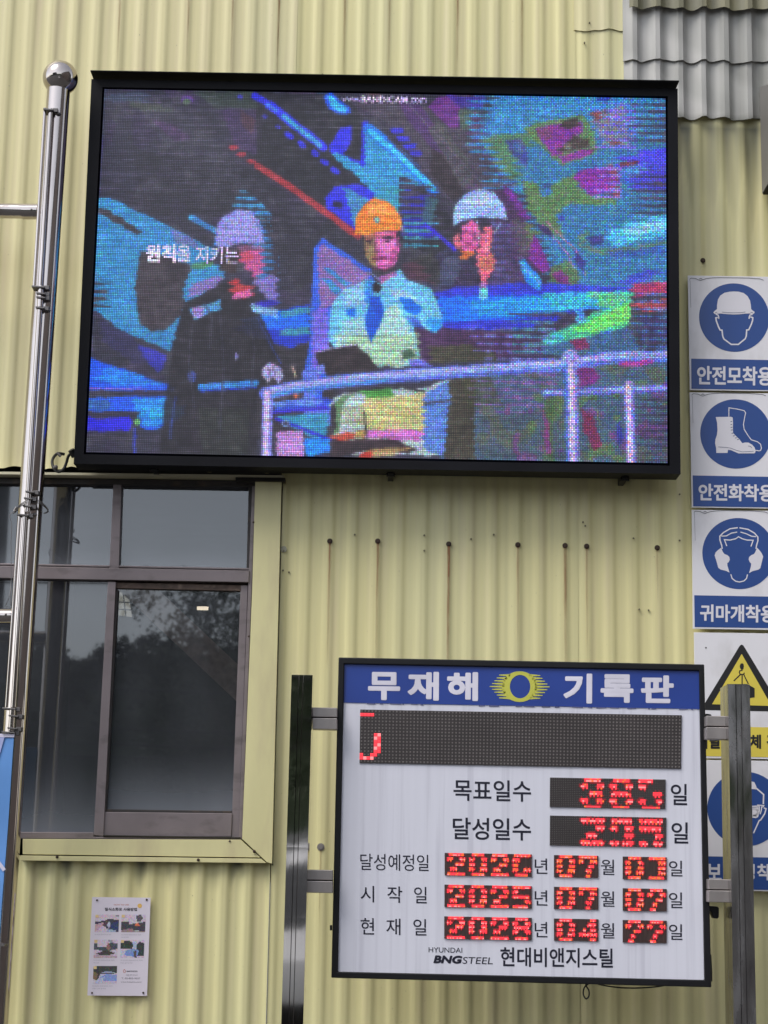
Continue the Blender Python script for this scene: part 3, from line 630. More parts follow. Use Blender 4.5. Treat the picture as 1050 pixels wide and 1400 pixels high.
# ---- the room behind it
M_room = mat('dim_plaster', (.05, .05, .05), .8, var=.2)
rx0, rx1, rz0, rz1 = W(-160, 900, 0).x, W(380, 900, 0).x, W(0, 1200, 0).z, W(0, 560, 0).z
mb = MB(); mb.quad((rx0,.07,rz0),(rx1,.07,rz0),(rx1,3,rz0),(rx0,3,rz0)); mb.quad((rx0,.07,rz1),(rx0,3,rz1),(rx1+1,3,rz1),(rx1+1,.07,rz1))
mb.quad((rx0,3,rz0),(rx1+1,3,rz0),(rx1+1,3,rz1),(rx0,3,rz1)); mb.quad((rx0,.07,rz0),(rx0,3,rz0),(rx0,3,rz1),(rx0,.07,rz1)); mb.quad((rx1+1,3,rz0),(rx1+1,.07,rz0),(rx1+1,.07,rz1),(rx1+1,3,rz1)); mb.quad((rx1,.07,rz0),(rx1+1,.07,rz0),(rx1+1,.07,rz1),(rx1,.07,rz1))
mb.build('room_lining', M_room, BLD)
a_, b_ = W(172, 790, .5), W(342, 950, .5)
n_ = (b_-a_).normalized(); u_ = Vector((-n_.z, 0, n_.x))*.042
MB().add([a_+u_, b_+u_, b_-u_, a_-u_, a_+u_+Vector((0,.05,0)), b_+u_+Vector((0,.05,0)), b_-u_+Vector((0,.05,0)), a_-u_+Vector((0,.05,0))],
         [(0,1,2,3),(7,6,5,4),(0,4,5,1),(2,6,7,3),(1,5,6,2),(3,7,4,0)]).build('brace', mat('rusty_brace', (.55, .36, .28), .7, var=.4, scale=(30,30,30), dirt=(.5,.36,.28,.8), dscale=(20,20,20)), BLD, label='rusty diagonal brace seen through the lower right pane')
M_lamp = emit_mat('lamp_glow', (1, .84, .62), 2.6)
for (x, y, Y, r) in ((146, 669.5, 1.6, .024), (277, 834, 1.2, .020)):
    c = W(x, y, Y); mb = MB(); ring = [c+Vector((math.cos(k*math.pi/10)*r, math.sin(k*math.pi/10)*r*.95, math.sin(k*math.pi/10)*r*.16)) for k in range(20)]
    mb.add(ring+[p+Vector((0,0,.012)) for p in ring], [tuple(range(20))[::-1], tuple(range(20, 40))]+[(k, (k+1) % 20, 20+(k+1) % 20, 20+k) for k in range(20)])
    mb.build('ceiling_lamp', M_lamp, BLD, label='small warm lamp inside, behind the '+('upper left' if x < 200 else 'lower right')+' pane')
mb = MB(); mb.slab([(162,811),(170,806),(176,817),(180,843),(162,841)], .8, .01); mb.build('skylight', emit_mat('skylight_glow', (.75, .72, .6), .55), BLD)
mb = MB()
for p in ([(161,823),(179,824)], [(161,833),(180,834)], [(168,808),(172,843)]): mb.stroke(p, 1.6, .79)
mb.build('skylight_bar', M_gap, BLD)
# ---- screws in the wall with the rust that has run from them
M_streak = bpy.data.materials.new('rust_run'); M_streak.use_nodes = True; t = M_streak.node_tree; b = t.nodes['Principled BSDF']; b.inputs['Base Color'].default_value = (.30, .13, .06, 1); b.inputs['Roughness'].default_value = .8
at = t.nodes.new('ShaderNodeAttribute'); at.attribute_name = 'fade'; geo = t.nodes.new('ShaderNodeNewGeometry'); mp = t.nodes.new('ShaderNodeMapping'); mp.inputs['Scale'].default_value = (200, 200, 14); n = t.nodes.new('ShaderNodeTexNoise'); n.inputs['Scale'].default_value = 1
mm = t.nodes.new('ShaderNodeMath'); mm.operation = 'MULTIPLY'; t.links.new(geo.outputs['Position'], mp.inputs['Vector']); t.links.new(mp.outputs[0], n.inputs['Vector']); t.links.new(n.outputs['Fac'], mm.inputs[0]); t.links.new(at.outputs['Fac'], mm.inputs[1]); t.links.new(mm.outputs[0], b.inputs['Alpha'])
def depth_at(x, phase, pitch, prof):
    tt = ((x-phase)/pitch) % 1.0
    for i, (a, d) in enumerate(prof):
        e, d2 = prof[i+1] if i+1 < len(prof) else (1+prof[0][0], prof[0][1])
        if a <= tt <= e: s = (tt-a)/(e-a); s = 1-(1-s)**2 if d2 > d else s*s; return d+(d2-d)*s
    return 0
def streak(x, y, L, wpx, a0, Y0=0):
    p = W(x, y, Y0); mb = MB(); n = 14; wd = wpx*.00204; fd = []
    for i in range(n+1):
        z = p.z-L*i/n; ww = wd*(1-.3*i/n)
        for s in (-1, -.35, .35, 1):
            xx = p.x+s*ww/2; mb.v.append((xx, depth_at(xx, PX0, PITCHX, PR)-.0035+Y0, z)); fd.append(a0*(1-i/n)**.7*(1 if abs(s) < .5 else 0))
    for i in range(n):
        for k in range(3): q = i*4+k; mb.f.append((q, q+4, q+5, q+1))
    o = mb.build('rust_run', M_streak, BLD); at = o.data.attributes.new('fade', 'FLOAT', 'POINT'); at.data.foreach_set('value', fd)
def wscrew(x, y, r=.0052, m=M_rust, nm='screw'):
    p = W(x, y, 0); d = depth_at(p.x, PX0, PITCHX, PR)
    mb = MB(); mb.tube([(p.x, d+.002, p.z), (p.x, d-.007, p.z)], r, 8); mb.tube([(p.x, d-.0005, p.z), (p.x, d-.0025, p.z)], r*1.5, 10); mb.build(nm, m, BLD)
for (x, y, a, L) in ((451,740,1.1,.36),(516.5,740,1.1,.36),(613.5,744,1.5,.40),(708,745,.9,.34),(772.5,746,1.3,.36),(802,747,.8,.34),(898.5,749,.6,.15)):
    wscrew(x, y); streak(x, y+3, L, 5.5 if a > 1.2 else 4.2, a)
wscrew(961, 356, .005); wscrew(438.5, 1158, .007, M_bracket); streak(438.5, 1161, .2, 3, .7)
for (x, y, L, a) in ((382,0,.24,1.2),(472,0,.22,.7),(533,0,.2,.6),(626,0,.22,1.0),(165,0,.2,.6),(259,0,.2,.6),(714,0,.24,.7),(319,0,.2,.5)): streak(x, y-12, L+.05, 4, a)
for (x, y) in ((388,753),(387,780),(395,782),(485,731),(580,732),(580,753),(644,737),(675,731),(797,714),(800,719),(866,736),(929,739),(806,31),(799,59),(441,102),(874,833),(887,834),(929,676)): wscrew(x, y, .0017, mat('dull_rivet', (.16, .14, .09), .6), 'rivet')
mb = MB(); q = W(388, 751, 0); mb.tube([(q.x, .014, q.z), (q.x, -.004, q.z)], .009, 12); mb.build('rivet', mat('faded_cap', (.35, .34, .26), .5), BLD)
# ---------------------------------------------------------------- lettering
TXT = {}
def glyphs(s, bold=0., space=1.):
    key = (s, bold, space)
    if key in TXT: return TXT[key]
    cu = bpy.data.curves.new('lettering_source', 'FONT'); cu.body = s; cu.size = 1; cu.offset = bold; cu.space_character = space; cu.resolution_u = 4
    o = bpy.data.objects.new('lettering_source', cu); sc.collection.objects.link(o); dg = bpy.context.evaluated_depsgraph_get(); dg.update()
    me = bpy.data.meshes.new_from_object(o.evaluated_get(dg)); V = [v.co.copy() for v in me.vertices]; F = [tuple(p.vertices) for p in me.polygons]
    bpy.data.objects.remove(o); bpy.data.curves.remove(cu); bpy.data.meshes.remove(me)
    xs = [v.x for v in V]; ys = [v.y for v in V]; x0, x1, y0, y1 = min(xs), max(xs), min(ys), max(ys)
    V = [((v.x-x0)/(x1-x0), (v.y-y0)/(y1-y0)) for v in V]; TXT[key] = (V, F); return TXT[key]
def lettering(s, box, Y, m, parent, bold=.0, slope=.018, lean=0., shear=0., name='lettering', space=1., fat=0.):
    "box = x0, y0, x1, y1: the ink's extent at pixels; slope = fall to the right; lean = shift of the top"
    x0, y0, x1, y1 = box; V, F = glyphs(s, bold, space); mb = MB()
    x0, x1, y0, y1 = x0+fat/2, x1-fat/2, y0+fat/2, y1-fat/2
    sh = [(0, 0)] if not fat else [(math.cos(k*math.pi/4)*fat/2, math.sin(k*math.pi/4)*fat/2) for k in range(8)]+[(0, 0)]
    for k, (dx, dy) in enumerate(sh):
        n0 = len(mb.v)
        for (u, v) in V:
            x = x0+u*(x1-x0)+(v*(lean+shear))+dx; y = y1-v*(y1-y0)+u*(x1-x0)*slope+dy; mb.v.append(tuple(W(x, y, Y-k*.00004)))
        mb.f += [tuple(n0+i for i in f) for f in F]
    return mb.build(name, m, parent)
# ---------------------------------------------------------------- the LED wall
LED = thing('led_video_screen', W(520, 640, -.10), 'large LED video screen in a black cabinet showing three men in hard hats', 'video screen')
YS = -.14
fo = [(125,108),(926.5,121),(930.5,648),(100.8,634)]           # outer edge of the face
fi = [(142.7,121.7),(910,134.5),(912.7,633.3),(117.7,618.3)]   # display
fi2 = [(140,119),(913,131.5),(916,636.5),(114.5,621)]
mb = MB()
A = [W(x, y, YS) for x, y in fo]; B = [W(x, y, YS) for x, y in fi2]; B2 = [p+Vector((0, .010, 0)) for p in B]; BK = [p+Vector((0, .080, 0)) for p in A]
mb.add(A+B+B2+BK, [(i, 4+i, 4+(i+1) % 4, (i+1) % 4) for i in range(4)]+[(4+i, 8+i, 8+(i+1) % 4, 4+(i+1) % 4) for i in range(4)]+[(i, (i+1) % 4, 12+(i+1) % 4, 12+i) for i in range(4)]+[(12, 13, 14, 15)])
mb.build('cabinet', M_black, LED)
mb = MB()                                                      # rain hood
h0, h1 = W(123.5, 97.5, YS-.03), W(928.5, 111.5, YS-.03); k0, k1 = W(124.8, 106, YS+.01), W(927, 119, YS+.01)
th = Vector((0, 0, .0035))
mb.add([h0, h1, k1+Vector((0,.06,.012)), k0+Vector((0,.06,.012)), h0+th, h1+th, k1+Vector((0,.06,.012))+th, k0+Vector((0,.06,.012))+th], [(0,3,2,1),(4,5,6,7),(0,1,5,4),(1,2,6,5),(2,3,7,6),(3,0,4,7)])
mb.build('rain_hood', M_hood, LED)
for (x, y) in ((213,644),(534,650),(852,656)):
    p = W(x, y, -.05); mb = MB(); mb.box(p.x-.008, p.x+.008, -.10, .01, p.z-.006, p.z+.02); mb.tube([(p.x-.012, -.085, p.z-.006), (p.x+.012, -.085, p.z-.006)], .006, 8); mb.build('mounting_lug', M_black2, LED, bevel=.001)
NX, NY = 320, 208
pic, PXX, PYY = led_picture(NX*2, NY*2, fi)
av = lambda a: (a[0::2, 0::2]+a[1::2, 0::2]+a[0::2, 1::2]+a[1::2, 1::2])/4
pic, PXX, PYY = av(pic), av(PXX), av(PYY)
def raster_text(s, box, col, bold=0., slope=.018, alpha=1., shear=0.):
    x0, y0, x1, y1 = box; V, F = glyphs(s, bold)
    pts = [(x0+u*(x1-x0)+v*shear, y1-v*(y1-y0)+u*(x1-x0)*slope) for u, v in V]
    acc = np.zeros(PXX.shape); offs = [(-.6, -.6), (.6, -.6), (-.6, .6), (.6, .6), (0, 0)]
    for f in F:
        for k in range(1, len(f)-1):
            (ax, ay), (bx, by), (cx, cy) = pts[f[0]], pts[f[k]], pts[f[k+1]]
            lo = min(ax, bx, cx)-2; hi = max(ax, bx, cx)+2; m = (PXX > lo) & (PXX < hi) & (PYY > min(ay, by, cy)-2) & (PYY < max(ay, by, cy)+2)
            if not m.any(): continue
            for ox, oy in offs:
                X, Y = PXX[m]+ox, PYY[m]+oy
                d1 = (X-bx)*(ay-by)-(ax-bx)*(Y-by); d2 = (X-cx)*(by-cy)-(bx-cx)*(Y-cy); d3 = (X-ax)*(cy-ay)-(cx-ax)*(Y-ay)
                ins = ~(((d1 < 0) | (d2 < 0) | (d3 < 0)) & ((d1 > 0) | (d2 > 0) | (d3 > 0))); acc[m] += ins*.2
    acc = np.clip(acc, 0, 1)[..., None]*alpha; pic[:] = pic*(1-acc)+np.array(col)*acc
# words shown on the screen
r_ = np.random.default_rng(12)
bl = pic.copy()
for _ in range(2): bl = (bl+np.roll(bl, 1, 0)+np.roll(bl, -1, 0)+np.roll(bl, 1, 1)+np.roll(bl, -1, 1))/5
pic = pic*.6+bl*.4
low_ = np.random.default_rng(4).random((NY, NX, 1))
for _ in range(6): low_ = (low_+np.roll(low_, 1, 1)+np.roll(low_, -1, 1)+np.roll(low_, 2, 1)+np.roll(low_, -2, 1))/5
low_ = (low_-low_.mean())/low_.std(); pic = pic*(1+.055*low_)
raster_text('www.', (467, 133.5, 492, 139.5), (190, 170, 235), .02)
raster_text('BANDICAM', (494, 131, 557, 140.5), (225, 205, 250), .03)
raster_text('.com', (559, 133.5, 583, 141.5), (200, 180, 235), .02)
raster_text('원칙', (199, 339, 239, 363), (235, 225, 255), .02); raster_text('원칙', (200, 339, 240, 363), (235, 225, 255), .02)
raster_text('을', (241, 340, 261, 363), (214, 204, 246), .022)
raster_text('지키는', (267, 341, 326, 365), (214, 204, 246), .02)
lum = pic.mean(2, keepdims=True)/255.0
lum2 = np.clip((lum-.30)/.3, 0, 1)
edge = np.clip((PXX-560)/260, 0, 1)[..., None]*(lum > .25)
pic = pic*(1+r_.normal(0, .03, (NY, NX, 1)))*(1+r_.normal(0, 1, pic.shape)*(.02+.06*lum2+.06*edge))
ck = ((np.arange(NX)[None, :]+np.arange(NY)[:, None]) % 2)[..., None]-.5
pic = pic*(1+ck*.12*edge+ck*.06*lum2)*(1-.05*lum2)
scan = (np.arange(NY) % 4 == 0)[:, None, None]; pic = np.where(scan, pic*(1-.12*lum2)+2, pic)
pic = np.clip(pic, 8, 255)/255.0
LINP = 1.12*np.where(pic <= .04045, pic/12.92, ((pic+.055)/1.055)**2.4)
q = [W(x, y, YS+.008) for x, y in fi]
uu = np.linspace(0, 1, NX+1); vv = np.linspace(0, 1, NY+1); U, V = np.meshgrid(uu, vv)
qa = [np.array(p) for p in q]
PT = ((1-V)*(1-U))[..., None]*qa[0]+((1-V)*U)[..., None]*qa[1]+(V*U)[..., None]*qa[2]+(V*(1-U))[..., None]*qa[3]
mb = MB(); mb.v = [tuple(p) for p in PT.reshape(-1, 3)]
ii = np.arange(NX*NY); rr_ = ii//NX; cc_ = ii % NX; k_ = rr_*(NX+1)+cc_
mb.f = np.stack([k_, k_+NX+1, k_+NX+2, k_+1], 1).tolist()
m = bpy.data.materials.new('led_matrix'); m.use_nodes = True; t = m.node_tree; b = t.nodes['Principled BSDF']
disp = mb.build('display', m, LED, label='lit LED matrix with a video frame of three men behind a railing')
ca = disp.data.attributes.new('led_colour', 'FLOAT_COLOR', 'FACE'); fc = np.ones((NX*NY, 4)); fc[:, :3] = LINP.reshape(-1, 3); ca.data.foreach_set('color', fc.ravel())
uvl = disp.data.uv_layers.new(name='cells'); cuv = np.zeros((NX*NY, 4, 2)); cuv[:, 0] = np.stack([cc_, rr_], 1); cuv[:, 1] = np.stack([cc_, rr_+1], 1); cuv[:, 2] = np.stack([cc_+1, rr_+1], 1); cuv[:, 3] = np.stack([cc_+1, rr_], 1)
uvl.data.foreach_set('uv', cuv.ravel())
at = t.nodes.new('ShaderNodeAttribute'); at.attribute_name = 'led_colour'; uvn = t.nodes.new('ShaderNodeUVMap'); uvn.uv_map = 'cells'
fr = t.nodes.new('ShaderNodeVectorMath'); fr.operation = 'FRACTION'; sb = t.nodes.new('ShaderNodeVectorMath'); sb.operation = 'SUBTRACT'; sb.inputs[1].default_value = (.5, .5, 0); ln = t.nodes.new('ShaderNodeVectorMath'); ln.operation = 'LENGTH'
t.links.new(uvn.outputs[0], fr.inputs[0]); t.links.new(fr.outputs[0], sb.inputs[0]); t.links.new(sb.outputs[0], ln.inputs[0])
mr = t.nodes.new('ShaderNodeMapRange'); mr.interpolation_type = 'SMOOTHSTEP'; mr.inputs['From Min'].default_value = .22; mr.inputs['From Max'].default_value = .50; mr.inputs['To Min'].default_value = 1.75; mr.inputs['To Max'].default_value = .42
t.links.new(ln.outputs['Value'], mr.inputs['Value']); vm = t.nodes.new('ShaderNodeVectorMath'); vm.operation = 'SCALE'; t.links.new(at.outputs['Color'], vm.inputs[0]); t.links.new(mr.outputs[0], vm.inputs['Scale'])
sub = t.nodes.new('ShaderNodeVectorMath'); sub.operation = 'SUBTRACT'; sub.inputs[1].default_value = (.022, .020, .024); t.links.new(vm.outputs[0], sub.inputs[0]); mxv = t.nodes.new('ShaderNodeVectorMath'); mxv.operation = 'MAXIMUM'; mxv.inputs[1].default_value = (0, 0, 0); t.links.new(sub.outputs[0], mxv.inputs[0])
t.links.new(mxv.outputs[0], b.inputs['Emission Color']); b.inputs['Emission Strength'].default_value = ES; b.inputs['Base Color'].default_value = (.012, .013, .020, 1); b.inputs['Roughness'].default_value = .6
# ---------------------------------------------------------------- the record board
YB = -.42
BRD = thing('record_board', W(712, 1340, YB), 'white and blue accident-free record board with red LED dates in a black frame', 'sign board')
bo = [(462.9,898.6),(963,908.3),(972.9,1350),(452.9,1337)]
bi = [(470.9,907.7),(956,917),(963.3,1340),(462,1328.6)]
mb = MB(); A = [W(x, y, YB) for x, y in bo]; B = [W(x, y, YB) for x, y in bi]; B2 = [p+Vector((0, .012, 0)) for p in B]; BK = [p+Vector((0, .075, 0)) for p in A]
mb.add(A+B+B2+BK, [(i, 4+i, 4+(i+1) % 4, (i+1) % 4) for i in range(4)]+[(4+i, 8+i, 8+(i+1) % 4, 4+(i+1) % 4) for i in range(4)]+[(i, (i+1) % 4, 12+(i+1) % 4, 12+i) for i in range(4)]+[(12, 13, 14, 15)])
mb.build('frame', M_black2, BRD, bevel=.0025)
YP = YB+.008
MB().slab(bi, YP, .003).build('face_panel', M_bwhite, BRD)
MB().slab([(471,908),(955.8,917.3),(957,969.4),(469.3,960.6)], YP-.0015, .0012).build('header_band', M_bblue, BRD)
rg = random.Random(2); mb = MB(); x = 474
while x < 955:                                                # ragged lower edge of the film
    wq = rg.uniform(2, 16); y = 960.6+(x-469.3)*.01805
    if rg.random() < .6: mb.flat([(x, y-.3), (min(x+wq, 955), y+.2), (min(x+wq, 955), y+rg.uniform(.8, 2.0)), (x, y+rg.uniform(.6, 1.8))], YP-.0016)
    x += wq+rg.uniform(1, 10)
mb.build('film_edge', mat('peeled_film', (.10, .11, .25), .6, var=.3), BRD, kind='stuff')
YL = YP-.0005; YH = YP-.0021
for s, x0, x1, y0, y1 in (('무',503,547,918.5,957),('재',557,600,918,957.5),('해',611,653.5,918.5,958),('기',770,809.5,920.5,961.5),('록',821,866,921.5,960.5),('판',876,921,923,961)):
    lettering(s, (x0, y0, x1, y1), YH, mat('white_film_letters', (.75, .73, .84), .35), BRD, bold=.016, slope=.012, lean=.3, fat=2.2)
mb = MB(); ox, oy = 710.5, 938.7                               # ring emblem with speed lines
N = 40; ro = [(ox+24*math.cos(2*math.pi*k/N)*1.0, oy+21*math.sin(2*math.pi*k/N)) for k in range(N)]; ri = [(ox+.5+14*math.cos(2*math.pi*k/N), oy+16*math.sin(2*math.pi*k/N)) for k in range(N)]
for k in range(N): mb.flat([ro[k], ro[(k+1) % N], ri[(k+1) % N], ri[k]], YH)
for k in range(-4, 5):
    y = oy+k*3.9; xo = 24*math.sqrt(max(0, 1-(k*3.9/21)**2))-3; ext = 41-abs(k)*3.2
    mb.flat([(ox+xo, y-1.6), (ox+ext, y-.1), (ox+ext, y+.9), (ox+xo, y+1.8)], YH); mb.flat([(ox-xo, y-1.6), (ox-ext, y-.1-.6), (ox-ext, y+.3), (ox-xo, y+1.8)], YH)
mb.build('emblem', M_lime, BRD, label='yellow ring emblem with speed lines')
def lbl(s, x0, y0, x1, y1, bold=.008, **k): lettering(s, (x0, y0, x1, y1), YL, M_ink, BRD, bold=bold, **k)
lbl('목표일수', 620, 1065.5, 726, 1094.5, .012); lbl('달성일수', 619, 1117.5, 726, 1147.5, .012)
lbl('일', 917, 1071.5, 939.5, 1100.5, .010); lbl('일', 918, 1124, 941, 1153, .010)
lbl('달성예정일', 492.5, 1167, 586, 1189.5, .002)
for s, x0, x1 in (('시',493,511.5),('작',529.5,550),('일',566,583.5)): lbl(s, x0, 1211+(x0-493)*.018, x1, 1233.5+(x0-493)*.018, .004)
for s, x0, x1 in (('현',493,511.5),('재',528,547.5),('일',565,583)): lbl(s, x0, 1255+(x0-493)*.018, x1, 1277.5+(x0-493)*.018, .004)
for r in range(3):
    dy = r*43.4
    lbl('년', 731, 1173.5+dy, 748.5, 1194.5+dy, .004); lbl('월', 821.5, 1175+dy, 840, 1196+dy, .004); lbl('일', 914.5, 1176.5+dy, 933, 1198+dy, .004)
lbl('HYUNDAI', 586, 1295, 632, 1302, .004); lbl('BNG', 592.5, 1306, 630, 1317, .012, shear=2.5, fat=1.3); lbl('STEEL', 632, 1308.3, 673.5, 1317.6, .0, shear=1.5)
lbl('현대비앤지스틸', 684, 1295, 838, 1321.5, .016, slope=.012)
# red LED modules
M_red = emit_mat('red_led', (1.0, .035, .055), 1.5); M_redhot = emit_mat('red_led_core', (1.0, .24, .25), 1.5); M_org = emit_mat('orange_led', (1.0, .16, .03), 1.3); M_dim = emit_mat('dim_red_led', (.62, .02, .035), .42)
def module(x0, y0, x1, y1, cols, rows, lit, dotcol=None, base=None, dsz=.42, sl=.018, lean=.0):
    pts = [(x0, y0), (x1, y0+(x1-x0)*sl), (x1+lean, y1+(x1-x0)*sl), (x0+lean, y1)]
    md = MB().slab(pts, YP-.0035, .003).build('led_module', base or M_led_off, BRD)
    if md: pass
    groups = {'unlit_dots': (MB(), dotcol or M_led_dot), 'lit_dots': (MB(), M_red), 'bright_dots': (MB(), M_redhot), 'orange_dots': (MB(), M_org), 'dim_dots': (MB(), M_dim)}
    pw, ph = (x1-x0)/cols, (y1-y0)/rows
    for r in range(rows):
        for c in range(cols):
            k = lit.get((c, r), 'unlit_dots'); mbb = groups[k][0]; f = dsz if k == 'unlit_dots' else .94
            cx_ = x0+(c+.5)*pw+lean*(r/rows); cy_ = y0+(r+.5)*ph+(c+.5)*pw*sl; hw, hh = pw*f/2, ph*f/2*(1.25 if k == 'unlit_dots' else 1)
            if k == 'unlit_dots' and dsz == 0: continue
            o4 = [W(cx_-hw, cy_-hh, YP-.0037), W(cx_+hw, cy_-hh, YP-.0037), W(cx_+hw, cy_+hh, YP-.0037), W(cx_-hw, cy_+hh, YP-.0037)]
            i4 = [p.lerp((o4[0]+o4[2])/2, .35)+Vector((0, -.0012, 0)) for p in o4]
            mbb.add(o4+i4, [(7, 6, 5, 4), (0, 4, 5, 1), (1, 5, 6, 2), (2, 6, 7, 3), (3, 7, 4, 0)])
    for k, (mbb, mt) in groups.items():
        if mbb.v: mbb.build(k, mt, md, kind='stuff')
    return md
lit = {}
for c in range(0, 4): lit[(c, 1)] = 'lit_dots'
for r in range(7, 13):
    for c in (4, 5): lit[(c, r)] = 'bright_dots' if (c+r) % 3 == 0 else 'lit_dots'
for c in (0, 3, 4): lit[(c, 13)] = 'lit_dots'
for c in range(0, 4): lit[(c, 14)] = 'bright_dots' if c % 2 else 'lit_dots'
module(492.5, 970, 932, 1043, 92, 16, lit, lean=-1.0)
G = {'0': [(0,.5),(.1,.9)]}
# what each scan band shows of a digit: five bands from the top, spans over the digit's width
D = {'0': [[(.12,.88)], [(0,.32),(.68,1)], [(0,.30),(.70,1)], [(0,.34),(.66,1)], [(.14,.86)]],
     '2': [[(.08,.95)], [(.02,.30),(.70,1)], [(.50,.95)], [(.14,.52)], [(0,1)]],
     '3': [[(.12,.88)], [(0,.32),(.70,1)], [(.40,.92)], [(0,.32),(.70,1)], [(.14,.88)]],
     '4': [[(.62,.90)], [(.45,.90)], [(.20,.40),(.62,.92)], [(0,1)], [(.62,.92)]],
     '5': [[(0,1)], [(0,.32)], [(0,.92)], [(.70,1)], [(0,.86)]],
     '6': [[(.10,.90)], [(.0,.30),(.70,.95)], [(0,.85)], [(0,.32),(.66,1)], [(.14,.86)]],
     '7': [[(0,1)], [(0,.2),(.66,1)], [(.58,.86)], [(.42,.72)], [(.36,.64)]],
     '8': [[(.12,.88)], [(0,.32),(.68,1)], [(.04,.96)], [(0,.32),(.68,1)], [(.14,.86)]],
     'c': [[(.05,.98)], [(0,.36)], [(0,.30)], [(0,.34),(.66,1)], [(.14,.86)]],
     'S': [[(.0,.6)], [(0,.34)], [(.62,1)], [(0,.34),(.78,1)], [(.14,.90)]],
     'J': [[(.05,.98)], [(.66,1)], [(.66,1)], [(.62,1)], [(.10,.9)]],
     'R': [[(.02,1)], [(.02,.95)], [(.70,1)], [(0,.38),(.62,1)], []], 'O': [[(.08,.92)], [(0,.34),(.66,1)], [(.66,1)], [(0,.38),(.55,1)], []], 'Z': [[(.0,1)], [(.64,1)], [(.25,.70)], [(0,1)], []],
     '?': [[(.15,.85)], [(0,.3),(.70,1)], [(.45,.85)], [(.30,.55)], [(.16,.5)]], ' ': [[]]*5}
def digits(s, cols, rows, cw, c_off, bands, tone, teeth=True, seed=0):
    rr = random.Random(seed); lit = {}
    for i, ch in enumerate(s):
        cs = c_off+i*cw; wd = cw*.80
        for bi_, rws in enumerate(bands):
            for (a, b) in D[ch][bi_]:
                for c in range(int(round(cs+a*wd)), int(round(cs+b*wd))):
                    for j, r in enumerate(rws):
                        if j == len(rws)-1 and len(rws) > 2 and teeth and c % 2: continue
                        if j == 0 and len(rws) > 2 and rr.random() < .12: lit[(c, r)] = 'dim_dots'; continue
                        if 0 <= r < rows and 0 <= c < cols: lit[(c, r)] = ('orange_dots' if rr.random() < tone else ('bright_dots' if j == 1 and rr.random() < .45 else 'lit_dots'))
    for (c, r) in list(lit):
        for dc, dr in ((1, 0), (-1, 0), (0, 1), (0, -1)):
            if (c+dc, r+dr) not in lit and 0 <= c+dc < cols and 0 <= r+dr < rows and rr.random() < .6: lit[(c+dc, r+dr)] = 'dim_dots'
    return lit
M_mod2 = mat('small_led_module', (.055, .030, .028), .5, var=.3, scale=(300, 300, 30))
module(752, 1063, 910, 1103, 64, 16, digits('38S', 64, 16, 16, 17, [(0, 1), (3, 4, 5), (7, 8, 9), (11, 12, 13), (15,)], .05, seed=1), dsz=.30, lean=-.3)
module(752, 1115, 911, 1155.5, 64, 16, digits('ZOR', 64, 16, 16, 17, [(1, 2, 3), (5, 6, 7), (9, 10, 11), (13, 14, 15), ()], .05, seed=2), dsz=.30, lean=-.3)
bd = [(0, 1), (3, 4, 5), (7, 8), (10, 11, 12), (14, 15)]
for r, (yr, mo, dd, tn) in enumerate((('202c', '07', '0J', .28), ('2025', '07', '0?', .16), ('2028', '04', '??', .06))):
    dy = r*43.4; bb = bd if r != 2 else [(0, 1), (3, 4, 5), (6, 7, 8), (9, 10, 11), (14, 15)]
    module(608-r*.3, 1166+dy, 727, 1196.5+dy, 64, 16, digits(yr, 64, 16, 16, 2, bb, tn, seed=10+r), dsz=0, base=M_mod2)
    module(757.5, 1169+dy, 818, 1199+dy, 32, 16, digits(mo, 32, 16, 16, 2, bd, tn*1.6, seed=20+r), dsz=0, base=M_mod2)
    module(851.5, 1171+dy, 911.5, 1201.5+dy, 32, 16, digits(dd, 32, 16, 16, 2, bd, tn*1.6, seed=30+r), dsz=0, base=M_mod2)
# latches and lumps on the frame
MB().slab([(965,975.5),(972,976.5),(977,986),(976,997),(968.5,997),(967,988),(963,986)], YB+.02, .03).build('latch', M_black2, BRD, bevel=.0015)
MB().slab([(970,1238.5),(981,1239.5),(983.2,1241.5),(983,1254),(981,1256),(975.5,1255.5),(972.5,1247),(969,1246)], YB+.02, .03).build('latch', M_black2, BRD, bevel=.0015)
MB().slab([(970,1302),(972.8,1306),(974,1330),(974,1342),(970,1342)], YB+.015, .03).build('latch', M_black2, BRD, bevel=.001)
MB().slab([(451,1265),(454,1265),(454,1272),(451,1272)], YB+.02, .02).build('latch', M_black2, BRD)
